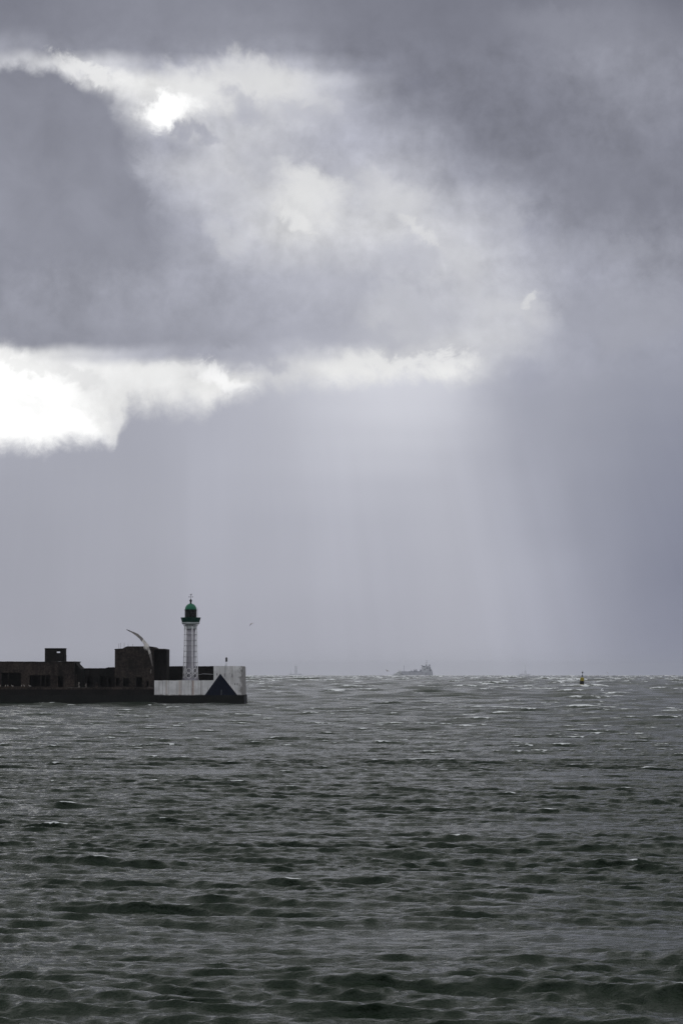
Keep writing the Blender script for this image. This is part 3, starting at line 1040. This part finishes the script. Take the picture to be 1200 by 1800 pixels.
for j, py in enumerate(rings_y):
    b = NB()
    r = r_at(py)
    for k in range(6):
        a_, c_ = colpos(k, r), colpos(k + 1, r)
        a_.z = c_.z = zl(py)
        tube(b, [a_, c_], 0.055, 6)
        inner = colpos(k, rad(7.2)); inner.z = zl(py)
        tube(b, [a_, inner], 0.05, 6)
        # small curved gussets in the corners of each panel
        for s1, s2 in (((a_, c_), (c_, a_)) if j < 7 else ()):
            d_ = (s2 - s1).normalized()
            g0 = s1 + d_ * 0.24
            g1 = s1 + Vector((0, 0, -0.24))
            gm = s1 + d_ * 0.07 + Vector((0, 0, -0.07))
            tube(b, [g0, gm, g1], 0.022, 5)
    build('ring_brace', b, M['brace_grey'], lh, True)
# crossed braces in the two lowest storeys
for k in range(6):
    b = NB()
    for ya, yb_ in ((1174.4, 1183.2), (1183.6, 1192.2)):
        p1, p2 = colpos(k, r_at(ya)), colpos(k + 1, r_at(ya)); p1.z = p2.z = zl(ya)
        p3, p4 = colpos(k, r_at(yb_)), colpos(k + 1, r_at(yb_)); p3.z = p4.z = zl(yb_)
        c_ = (p1 + p2 + p3 + p4) / 4
        n_ = 16
        ex = (p2 - p1) * .34
        ez = (p1 - p3) * .46
        tube(b, [c_ + ex * math.cos(2 * math.pi * i / n_) + ez * math.sin(2 * math.pi * i / n_) for i in range(n_ + 1)], 0.07, 6)
    build('oval_brace', b, M['tower_white'], lh, True)
b = NB(); lathe(b, [(rad(14.2), zl(1097.6)), (rad(15.0), zl(1096.6)), (rad(15.7), zl(1095.4)), (rad(15.8), zl(1094.8)), (rad(15.8), zl(1093.8)), (rad(10.4), zl(1093.8))], 48)
gal = build('gallery', b, M['gallery'], lh, False)
b = NB(); lathe(b, [(rad(9.4), zl(1105)), (rad(9.4), zl(1097.7))], 32); build('gallery_soffit_drum', b, M['gallery'], gal)
# flared wind screens round the gallery, in plates with gaps between
NPL = 16
for k in range(NPL):
    b = NB()
    a0_, a1_ = 2 * math.pi * (k + .06) / NPL, 2 * math.pi * (k + .94) / NPL
    rows_ = []
    for r_, py in ((rad(15.0), 1093.7), (rad(17.4), 1085.4)):
        for dr in (0, 0.03):
            rows_.append([b.verts.new(((r_ + dr) * math.cos(a0_ + (a1_ - a0_) * i / 4), (r_ + dr) * math.sin(a0_ + (a1_ - a0_) * i / 4), zl(py))) for i in range(5)])
    lo_i, lo_o, hi_i, hi_o = rows_
    for i in range(4):
        b.faces.new((lo_i[i], lo_i[i + 1], hi_i[i + 1], hi_i[i]))
        b.faces.new((lo_o[i + 1], lo_o[i], hi_o[i], hi_o[i + 1]))
        b.faces.new((hi_i[i], hi_i[i + 1], hi_o[i + 1], hi_o[i]))
        b.faces.new((lo_i[i + 1], lo_i[i], lo_o[i], lo_o[i + 1]))
    b.faces.new((lo_i[0], hi_i[0], hi_o[0], lo_o[0])); b.faces.new((lo_i[4], lo_o[4], hi_o[4], hi_i[4]))
    build('screen_panel', b, M['green_panel'], gal)
b = NB(); lathe(b, [(rad(10.5), zl(1093.8) + .003), (rad(10.5), zl(1084.6)), (rad(10.3), zl(1084.4))], 40); lan = build('lantern_base', b, M['green_dark'], lh)
b = NB(); lathe(b, [(rad(10.0), zl(1084.4) + .003), (rad(10.0), zl(1072.6))], 40); build('lantern_glazing', b, M['glass'], lh)
b = NB()
for k in range(12):
    a_ = 2 * math.pi * (k + .3) / 12
    p_ = Vector((rad(10.1) * math.cos(a_), rad(10.1) * math.sin(a_), 0))
    tube(b, [p_ + Vector((0, 0, zl(1084.3))), p_ + Vector((0, 0, zl(1072.6)))], 0.04, 6)
build('glazing_bars', b, M['black_iron'], lan)
b = NB(); lathe(b, [(rad(10.2), zl(1072.9)), (rad(11.3), zl(1072.5)), (rad(11.3), zl(1071.7)), (rad(9.6), zl(1071.4))], 40); build('eaves_ring', b, M['green_dark'], lh)
b = NB()
prof = []
for i in range(15):
    a_ = i / 14 * R_(84)
    prof.append((rad(9.9) * math.cos(a_) ** 0.92, zl(1071.5) + rad(10.4) * math.sin(a_)))
lathe(b, prof, 48)
dome = build('dome', b, M['green_dome'], lh, True)
b = NB()
for k in range(12):
    a_ = 2 * math.pi * k / 12
    tube(b, [Vector((r_ * 1.004 * math.cos(a_), r_ * 1.004 * math.sin(a_), z_)) for r_, z_ in prof], 0.018, 5)
build('dome_ribs', b, M['green_dome'], dome, True)
b = NB()
lathe(b, [(rad(2.4), zl(1061.9)), (rad(1.7), zl(1060.2)), (rad(1.4), zl(1058.8)), (rad(1.7), zl(1057.6)), (rad(2.2), zl(1056.4)), (rad(2.3), zl(1055.2)), (rad(1.8), zl(1054.2)), (rad(0.9), zl(1053.4)), (rad(.4), zl(1052.8))], 20)
build('finial', b, M['black_iron'], lh, True)
b = NB()
tube(b, [(0, 0, zl(1053)), (0, 0, zl(1043.2))], [0.035, 0.018], 8)
zc = zl(1049.2)
tube(b, [(-rad(3.5), 0, zc), (rad(3.6), 0, zc)], 0.022, 6)
tube(b, [(0, -rad(3.5), zc), (0, rad(3.5), zc)], 0.022, 6)
for s_ in (-1, 1):
    box(b, s_ * rad(3.0) - .06, s_ * rad(3.0) + .06, -.02, .02, zc - .08, zc + .08)
vane_o = build('compass_cross', b, M['black_iron'], lh)
b = NB()
za = zl(1045.4)
prism(b, [(-.06, za), (.10, za + .13), (.26, za + .15), (.14, za + .04), (.12, za), (.15, za - .06), (.24, za - .12), (.10, za - .11)], -.015, .015)
tube(b, [(-.30, 0, za), (0.0, 0, za)], 0.018, 6)
build('weathervane', b, M['black_iron'], lh)
b = NB(); tube(b, [(rad(12.0), .2, zl(1094)), (rad(12.0), .2, zl(1073)), (rad(11), .2, zl(1068))], 0.03, 6); build('ladder_rail', b, M['pale_steel'], lh)

# ------------------------------------------------------------------ small light on the white end
YN = YP + 4
hl = empty('harbour_light', (X(398, YN), YN, z_top), 'small dark harbour lamp on a thin pale mast above the white end wall', 'beacon')
b = NB()
for s_ in (-1, 1):
    for q in (-1, 1):
        tube(b, [(s_ * .13, q * .13, -.02), (s_ * .09, q * .09, Z(1163, YN) - z_top)], 0.022, 6)
for zz in (.25, .5):
    tube(b, [(-.12, -.12, zz), (.12, -.12, zz)], .014, 5)
build('mast', b, M['pale_steel'], hl)
b = NB()
zq = lambda py: Z(py, YN) - z_top
lathe(b, [(.13, zq(1163.2)), (.20, zq(1162.6)), (.20, zq(1161.6)), (.17, zq(1161.4)), (.17, zq(1157.8)), (.21, zq(1157.5)), (.15, zq(1156.3)), (.07, zq(1155.6)), (.03, zq(1154.6))], 16)
build('lamp', b, M['buoy_black'], hl)
b = NB()
for s_ in (-1, 1):
    tube(b, [(s_ * .10, -4.06, -2.2), (s_ * .10, -4.06, .25)], 0.02, 6)
for i in range(8):
    tube(b, [(-.10, -4.06, -2.1 + i * .3), (.10, -4.06, -2.1 + i * .3)], .012, 5)
build('ladder', b, M['pale_steel'], hl)

# ------------------------------------------------------------------ cardinal buoy
YU = 1046.0
su = YU / F
bu_ = empty('cardinal_buoy', (X(1021.4, YU), YU, drop(YU) + Z(1208.5, YU) - Z(1208.5, YU)), 'yellow and black banded cardinal buoy leaning in the open sea', 'buoy')
bu_.location.z = Z(1208.6, YU) + 0.35
bu_.rotation_euler = (0, R_(4), 0)
b = NB(); lathe(b, [(su * 2.6, -3.0), (su * 4.1, -.3), (su * 4.1, su * 1.5), (su * 3.8, su * 4.2)], 28); build('float', b, M['buoy_yellow'], bu_)
b = NB(); lathe(b, [(su * 3.75, su * 4.2), (su * 3.7, su * 10.2)], 28); build('black_band', b, M['buoy_black'], bu_)
b = NB(); lathe(b, [(su * 3.65, su * 10.2), (su * 3.3, su * 15.2), (su * 2.4, su * 16)], 28); build('yellow_band', b, M['buoy_yellow'], bu_)
b = NB(); tube(b, [(0, 0, su * 15.8), (0, 0, su * 26)], .06, 8); build('pole', b, M['buoy_black'], bu_)
for z0, z1, r0, r1 in ((17.8, 20.8, 2.0, .3), (22.6, 25.6, .3, 1.8)):
    b = NB(); lathe(b, [(su * r0, su * z0), (su * r1, su * z1)], 20); build('topmark_cone', b, M['buoy_black'], bu_)
b = NB(); lathe(b, [(su * .7, su * 25.8), (su * .7, su * 27.3), (su * .3, su * 27.8)], 12); build('lantern', b, M['pale_steel'], bu_)

# ------------------------------------------------------------------ coaster ship far out
YS = 6000.0
ss = YS / F
dz_ = drop(YS)
sh = empty('cargo_ship', (X(700.8, YS), YS, dz_), 'small grey coaster ship with tall stern superstructure on the horizon', 'ship')


def sx(px): return (px - 700.8) * ss
def sz(py): return Z(py, YS) - dz_


def hull_mesh(L, secs, zdk, zk):
    """secs: (x, half beam at deck, half beam at waterline, deck height)"""
    bm = NB()
    rings = []
    for x, bd_, bw_, zd in secs:
        rings.append([bm.verts.new(q) for q in ((x, -bd_, zd), (x, -bd_ * .98, zd * .45), (x, -bw_, 0), (x, -bw_ * .75, zk), (x, bw_ * .75, zk), (x, bw_, 0), (x, bd_ * .98, zd * .45), (x, bd_, zd))])
    for p_, q_ in zip(rings, rings[1:]):
        for i in range(8):
            bm.faces.new((p_[i], p_[(i + 1) % 8], q_[(i + 1) % 8], q_[i]))
    bm.faces.new(rings[0]); bm.faces.new(rings[-1][::-1])
    return bm


zd1, zd2 = sz(1180.0), sz(1181.4)
secs = [(sx(700.4), .5, .1, zd1 + .5), (sx(703), 4, 2.5, zd1 + .3), (sx(707), 6, 5, zd1), (sx(716), 6.3, 6, zd1), (sx(716.3), 6.3, 6, zd2), (sx(740), 6.3, 6, zd2), (sx(740.3), 6.3, 6, zd1 - .4), (sx(756), 6, 5.5, zd1 - .4), (sx(759.8), 5.4, 4.5, zd1 - 1)]
build('hull', hull_mesh(0, secs, 0, -4), M['ship_hull'], sh)
b = NB()
box(b, sx(741), sx(757.6), -5.8, 5.8, zd1 - .4, sz(1176)); box(b, sx(740.4), sx(756.6), -5.4, 5.4, sz(1176), sz(1172.8)); box(b, sx(741), sx(755.2), -5.2, 5.2, sz(1172.8), sz(1170.4))
house = build('superstructure', b, M['ship_house'], sh)
for py in (1178.2, 1174.6, 1171.6):
    for i in range(7):
        b = NB()
        x_ = sx(742.2 + i * 1.95)
        yy = -5.8 if py > 1176 else (-5.4 if py > 1172.8 else -5.2)
        box(b, x_, x_ + 1.1, yy - .05, yy - .002, sz(py) - .5, sz(py) + .5)
        build('window', b, M['ship_dark'], house)
for x0_, x1_, y0_, y1_ in ((743.2, 746.0, 1171.0, 1172.7), (748.6, 751.6, 1173.0, 1175.8), (744.2, 747.4, 1176.3, 1178.0), (752.6, 756.4, 1173.2, 1175.6), (753.4, 757.2, 1176.4, 1180.0)):
    b = NB(); yy = -5.2 if y0_ < 1172.8 else (-5.4 if y0_ < 1176 else -5.8)
    box(b, sx(x0_), sx(x1_), yy - .12, yy - .06, sz(y1_), sz(y0_)); build('dark_side_panel', b, M['ship_dark'], house)  # flat dark plates set on the side of the house
b = NB(); box(b, sx(739.8), sx(742.5), -6.5, 6.5, sz(1170.4), sz(1169.6)); build('bridge_wing', b, M['ship_dark'], house)
for px, t_, wd in ((748.6, 1168.0, 1.2), (754.6, 1168.0, 1.5)):
    b = NB(); lathe(b, [(wd, sz(1170.5)), (wd * 1.05, sz(t_) - .4), (wd * .8, sz(t_))], 16, (sx(px), 0)); build('funnel', b, M['ship_dark'], sh)
b = NB()
tube(b, [(sx(749.4), -2, sz(1170.4)), (sx(749.4), -2, sz(1160.8))], [.45, .22], 8)
tube(b, [(sx(748), -2, sz(1161.6)), (sx(751), -2, sz(1161.2))], .25, 6); tube(b, [(sx(747.6), -2, sz(1165)), (sx(751.2), -2, sz(1165))], .2, 6)
tube(b, [(sx(745), -2, sz(1165.6)), (sx(749.3), -2, sz(1165.2))], .12, 6)
build('main_mast', b, M['ship_dark'], sh)
b = NB(); tube(b, [(sx(709.8), 0, zd1 - .2), (sx(709.8), 0, sz(1169.4))], [.4, .2], 8); tube(b, [(sx(709), 0, sz(1171)), (sx(710.6), 0, sz(1171))], .2, 6); build('foremast', b, M['ship_dark'], sh)
b = NB()
box(b, sx(717), sx(739.5), -5, 5, zd2 + .003, zd2 + 1.6)
build('hatch_coaming', b, M['ship_dark'], sh)
for px, w_, h_ in ((722, 2.2, 1.8), (727, 3, 3.2), (730.5, 2.4, 4.2), (737.5, 3.6, 3.8)):
    b = NB(); box(b, sx(px), sx(px) + w_, -1.5, 1.5, zd2 + 1.6, zd2 + 1.6 + h_, .2); tube(b, [(sx(px) + .4, 0, zd2 + 1.6 + h_), (sx(px) - 1.4, 0, zd2 + 2.9 + h_)], .25, 6)
    build('deck_crane', b, M['ship_dark'], sh)
b = NB(); box(b, sx(757.6), sx(759.2), -3, 3, zd1 - .8, sz(1177.6), .3); build('stern_davit', b, M['ship_house'], sh)


def droplets(name, pts, seed, m):
    """spray: a cloud of small lumps of white water"""
    bm = NB()
    rk = random.Random(seed)
    for c_, r_ in pts:
        blob(bm, c_, r_, 1, .5, rk.randint(0, 9999), (1.2, 1, .8))
    return build(name, bm, m, None, True)


rk = random.Random(3)
pts = []
for i in range(1100):
    t_ = rk.random() ** .8
    px = 704 - 13 * t_ + rk.gauss(0, 1.1)
    top = 1177.8 + 9 * t_ ** .9
    py = rk.uniform(top, 1188) - max(0, rk.gauss(0, .6))
    q = P(px, py, YS - 7 - rk.uniform(0, 8))
    pts.append((q, rk.uniform(.3, .8) * (1.2 - .5 * t_)))
tag(droplets('bow_spray', pts, 5, M['spray']), 'white spray thrown up at the bow of the distant coaster', 'spray', kind='stuff')
# bursting crest to the right of the buoy
YX = 5.65 * F / (1219.5 - EYE)
pts = []
for i in range(420):
    t_ = rk.random()
    px = 1052.6 + 11 * t_ + rk.gauss(0, .5)
    hgt = 9.5 * math.exp(-((t_ - .42) / .30) ** 2) if t_ < .6 else 6.0 * (1 - t_)
    py = 1220 - rk.random() ** .8 * hgt + rk.gauss(0, .4)
    q = P(px, py, YX + rk.uniform(-1.2, 1.2))
    pts.append((q, rk.uniform(.03, .13)))
tag(droplets('wave_spray', pts, 6, M['spray']), 'burst of white spray from a breaking crest right of the buoy', 'spray', kind='stuff')


# two ships almost lost in the rain
def far_ship(name, px, Y, L, hull_h, towers, label):
    d_ = drop(Y)
    e = empty(name, (X(px, Y), Y, d_), label, 'ship', 'faint ships beyond the horizon')
    s_ = [(-L / 2, .5, .3, hull_h + 1), (-L / 2 + 6, 8, 6, hull_h), (L / 2 - 5, 9, 8, hull_h), (L / 2, 7, 6, hull_h)]
    build('hull', hull_mesh(L, s_, 0, -6), M['far_hull'], e)
    for i, (x0, x1, z1) in enumerate(towers):
        bm = NB()
        if x1 - x0 > 4:
            box(bm, x0, x1, -6, 6, hull_h, z1 * .8, .3); box(bm, x0 + 1, x1 - 1, -5, 5, z1 * .8, z1, .3)
            build('superstructure', bm, M['far_hull'], e)
        else:
            tube(bm, [((x0 + x1) / 2, 0, hull_h), ((x0 + x1) / 2, 0, z1)], [(x1 - x0) / 2, (x1 - x0) / 3], 8)
            build('mast', bm, M['far_hull'], e)
    return e


far_ship('distant_ship', 519, 13000, 60, 10, [(-3, 9, 46), (-22, -19.5, 30), (3, 5, 53)], 'very faint ship with a central tower lost in rain right of the white end')
far_ship('distant_ship', 921.5, 13200, 50, 9, [(-2, 8, 25), (2.4, 4.8, 50), (-14, -12.4, 34)], 'barely visible ship with one tall mast on the horizon left of the buoy')


# ------------------------------------------------------------------ gulls
def gull(name, loc, left, right, label, size=1.0, tilt=0.35, yaw=0.2, pitch=0.0, group='gulls on the wing'):
    """one lofted surface: sections run from wing tip to wing tip, the middle ones are the body.
    left / right: (x, z) of wing stations from the body, metres, in the plane across the flight."""
    NS = 20
    def airfoil(ch, th):
        out = []
        for i in range(NS):
            a = 2 * math.pi * i / NS
            out.append((ch * .5 * math.cos(a), th * math.sin(a) * (1 + .3 * math.cos(a))))
        return out

    def body(k):
        # side silhouette of a gull, fading to the flanks as k falls to 0
        out = []
        for i in range(NS):
            a = 2 * math.pi * i / NS
            x_ = .30 * math.cos(a)
            w_ = .075 * abs(math.sin(a)) ** .75 * (1 if math.sin(a) > 0 else -1)
            if x_ > .16: w_ *= .72; w_ += .012
            if x_ > .25: w_ *= .45
            if x_ < -.15: w_ *= .45
            out.append((x_ * (.45 + .55 * k), w_ * (.35 + .65 * k)))
        return out

    def dense(w_):
        if len(w_) < 6: return list(w_)
        out_ = []
        for p0, p1 in zip(w_, w_[1:]):
            for k_ in (0, .34, .67):
                out_.append((p0[0] + (p1[0] - p0[0]) * k_, p0[1] + (p1[1] - p0[1]) * k_))
        return out_ + [w_[-1]]

    left, right = dense(left), dense(right)
    rg = random.Random(len(name) + len(label))
    st_ = []
    nL, nR = len(left), len(right)
    for i in range(nL - 1, -1, -1):
        st_.append((Vector((left[i][0], 0, left[i][1])), 'w', (i + 1) / nL))
    for x_, k in ((-.07, .35), (-.045, .75), (-.015, .98), (.015, .98), (.045, .75), (.07, .35)):
        d_ = Vector((right[0][0] - left[0][0], 0, right[0][1] - left[0][1])).normalized()
        st_.append((d_ * x_, 'b', k))
    for i in range(nR):
        st_.append((Vector((right[i][0], 0, right[i][1])), 'w', (i + 1) / nR))
    bm = NB()
    rings, kinds = [], []
    for j, (c_, kd, k) in enumerate(st_):
        tan = (st_[min(j + 1, len(st_) - 1)][0] - st_[max(j - 1, 0)][0]).normalized()
        up_ = Vector((-tan.z, 0, tan.x))
        if kd == 'b':
            sec = body(k)
            back_ = 0
        else:
            ch = .20 * (1 - .9 * max(0, k - .35) / .65) * (rg.uniform(.72, 1.08) if nL > 8 else 1)      # ragged feather ends
            sec = airfoil(max(ch, .02), .016 * (1.15 - k) + .003)
            back_ = .06 - .05 * math.sin(k * 3.0) - .14 * max(0, k - .5)
        r_ = []
        for x_, t_ in sec:
            fy = x_ + (back_ if kd == 'w' else 0)
            lift = (fy * math.sin(tilt)) if kd == 'w' else fy * math.sin(tilt) * .5
            r_.append(bm.verts.new(c_ + Vector((0, fy, 0)) + up_ * (t_ + lift)))
        rings.append(r_); kinds.append((kd, k))
    for j in range(len(rings) - 1):
        for i in range(NS):
            f = bm.faces.new((rings[j][i], rings[j][(i + 1) % NS], rings[j + 1][(i + 1) % NS], rings[j + 1][i]))
            kd, k = kinds[j] if kinds[j][0] == 'w' else kinds[j + 1]
            if kinds[j][0] == 'b' and kinds[j + 1][0] == 'b':
                f.material_index = 3 if (i in (0, NS - 1) and rings[j][0].co.y > .2) else 0
            elif k > .86: f.material_index = 2
            elif k > .3: f.material_index = 1
            else: f.material_index = 0
    bm.faces.new(rings[0]); bm.faces.new(rings[-1][::-1])
    bmesh.ops.scale(bm, vec=(size,) * 3, verts=bm.verts)
    o = build(name, bm, [M['gull_white'], M['gull_grey'], M['gull_dark'], M['bill']], None, True)
    o.location = loc
    o.rotation_euler = (pitch, 0, yaw)
    return tag(o, label, 'gull', group)


def wing_pts(body, pts, Y):
    k = Y / F
    return [((a - body[0]) * k, (body[1] - c) * k) for a, c in pts]


YG = 78.0
bc = (257.6, 1137.2)
gull('flying_gull', P(bc[0], bc[1], YG),
     wing_pts(bc, [(255.4, 1133.2), (251.5, 1128.0), (246.5, 1121.6), (241.0, 1116.6), (235.0, 1112.6), (228.5, 1109.3), (221.5, 1106.0)], YG),
     wing_pts(bc, [(259.8, 1141.2), (262.2, 1145.6), (264.2, 1151.0), (266.0, 1157.0), (267.6, 1163.0), (269.0, 1168.5), (270.3, 1174.5)], YG),
     'large gull banking with arched wings before the square bunker', tilt=.5, yaw=R_(14), pitch=R_(6))
YG2 = 640.0
bc = (442.2, 1096.2)
gull('flying_gull', P(bc[0], bc[1], YG2),
     wing_pts(bc, [(441.2, 1096.9), (440.0, 1098.0), (439.0, 1099.2), (438.3, 1100.6)], YG2),
     wing_pts(bc, [(443.2, 1095.6), (444.6, 1095.2), (445.6, 1095.4), (446.6, 1095.0)], YG2), 'tiny gull gliding in the sky right of the lighthouse', tilt=.6, yaw=R_(30))
YG3 = 620.0
bc = (680.9, 1179.6)
gull('flying_gull', P(bc[0], bc[1], YG3),
     wing_pts(bc, [(680.0, 1179.0), (679.2, 1178.4), (678.2, 1177.4), (677.2, 1176.4)], YG3),
     wing_pts(bc, [(681.8, 1179.6), (682.8, 1179.3), (683.8, 1179.4), (684.8, 1179.8)], YG3), 'small dark gull flying just above the horizon left of the coaster', tilt=.7, yaw=R_(-40))
YG4 = 700.0
bc = (1066.8, 1182.4)
gull('flying_gull', P(bc[0], bc[1], YG4),
     wing_pts(bc, [(1066.2, 1181.9), (1065.5, 1181.3), (1064.8, 1180.8), (1064.0, 1180.4)], YG4),
     wing_pts(bc, [(1067.5, 1182.9), (1068.3, 1183.4), (1069.2, 1184.0), (1070.1, 1184.8)], YG4), 'small gull skimming the horizon right of the buoy', tilt=.6, yaw=R_(25))


def perched(name, loc, yaw, label):
    """one lofted body from tail to bill, legs grown from the belly"""
    bm = NB()
    st_ = [(-.27, .19, .012), (-.20, .20, .03), (-.10, .225, .065), (.0, .235, .08), (.09, .25, .072), (.13, .29, .052), (.145, .34, .045), (.165, .375, .05), (.20, .375, .036), (.225, .37, .014), (.275, .36, .006)]
    rings = []
    for x_, z_, r_ in st_:
        rings.append([bm.verts.new((x_, r_ * math.cos(2 * math.pi * i / 10), z_ + r_ * 1.1 * math.sin(2 * math.pi * i / 10))) for i in range(10)])
    for j in range(len(rings) - 1):
        for i in range(10):
            f = bm.faces.new((rings[j][i], rings[j][(i + 1) % 10], rings[j + 1][(i + 1) % 10], rings[j + 1][i]))
            if j >= 9: f.material_index = 2
            elif 1 <= i <= 3 and j < 4: f.material_index = 1
    bm.faces.new(rings[0]); bm.faces.new(rings[-1][::-1])
    n0 = len(bm.faces)
    for s_ in (-1, 1):
        tube(bm, [(.0, s_ * .03, .18), (-.012, s_ * .03, .09), (.01, s_ * .03, .0)], .008, 6)
    bm.faces.ensure_lookup_table()
    for f in bm.faces[n0:]: f.material_index = 2
    o = build(name, bm, [M['gull_white'], M['gull_grey'], M['bill']], None, True)
    o.location = loc
    o.rotation_euler = (0, 0, yaw)
    return tag(o, label, 'gull', 'gulls resting on the ledge')


for px, yw, lab in ((1.5, -100, 'white gull resting on the ledge at the picture edge, below the first opening'),
                    (10.2, -60, 'white gull resting on the ledge, second from the left end'),
                    (14.6, -95, 'white gull resting on the ledge below the mullion of the left opening'),
                    (22.4, 200, 'white gull resting on the ledge below the middle of the left opening'),
                    (38.6, -75, 'white gull resting on the ledge below the pier between two openings'),
                    (43.2, -110, 'white gull resting on the ledge just right of another under the pale pier'),
                    (53.0, 190, 'white gull resting on the ledge at the left corner of the second opening')):
    perched('resting_gull', (X(px, YP + .15), YP + .15, z_ledge + .10), R_(yw), lab)

# ------------------------------------------------------------------ haze
hm = bpy.data.materials.new('sea_haze')
hm.use_nodes = True
hm.node_tree.nodes.clear()
ht = NT(hm.node_tree)
hv = ht.n.new('ShaderNodeVolumePrincipled')
hv.inputs['Color'].default_value = (0.86, 0.89, 0.96, 1)
hv.inputs['Density'].default_value = 4e-5
hv.inputs['Anisotropy'].default_value = 0.2
ho = ht.n.new('ShaderNodeOutputMaterial')
ht.l.new(hv.outputs[0], ho.inputs['Volume'])
b = NB()
box(b, -13500, 13500, -13500, 13500, -20, 46)
tag(build('haze', b, hm), 'thin sea haze', 'haze', kind='stuff')
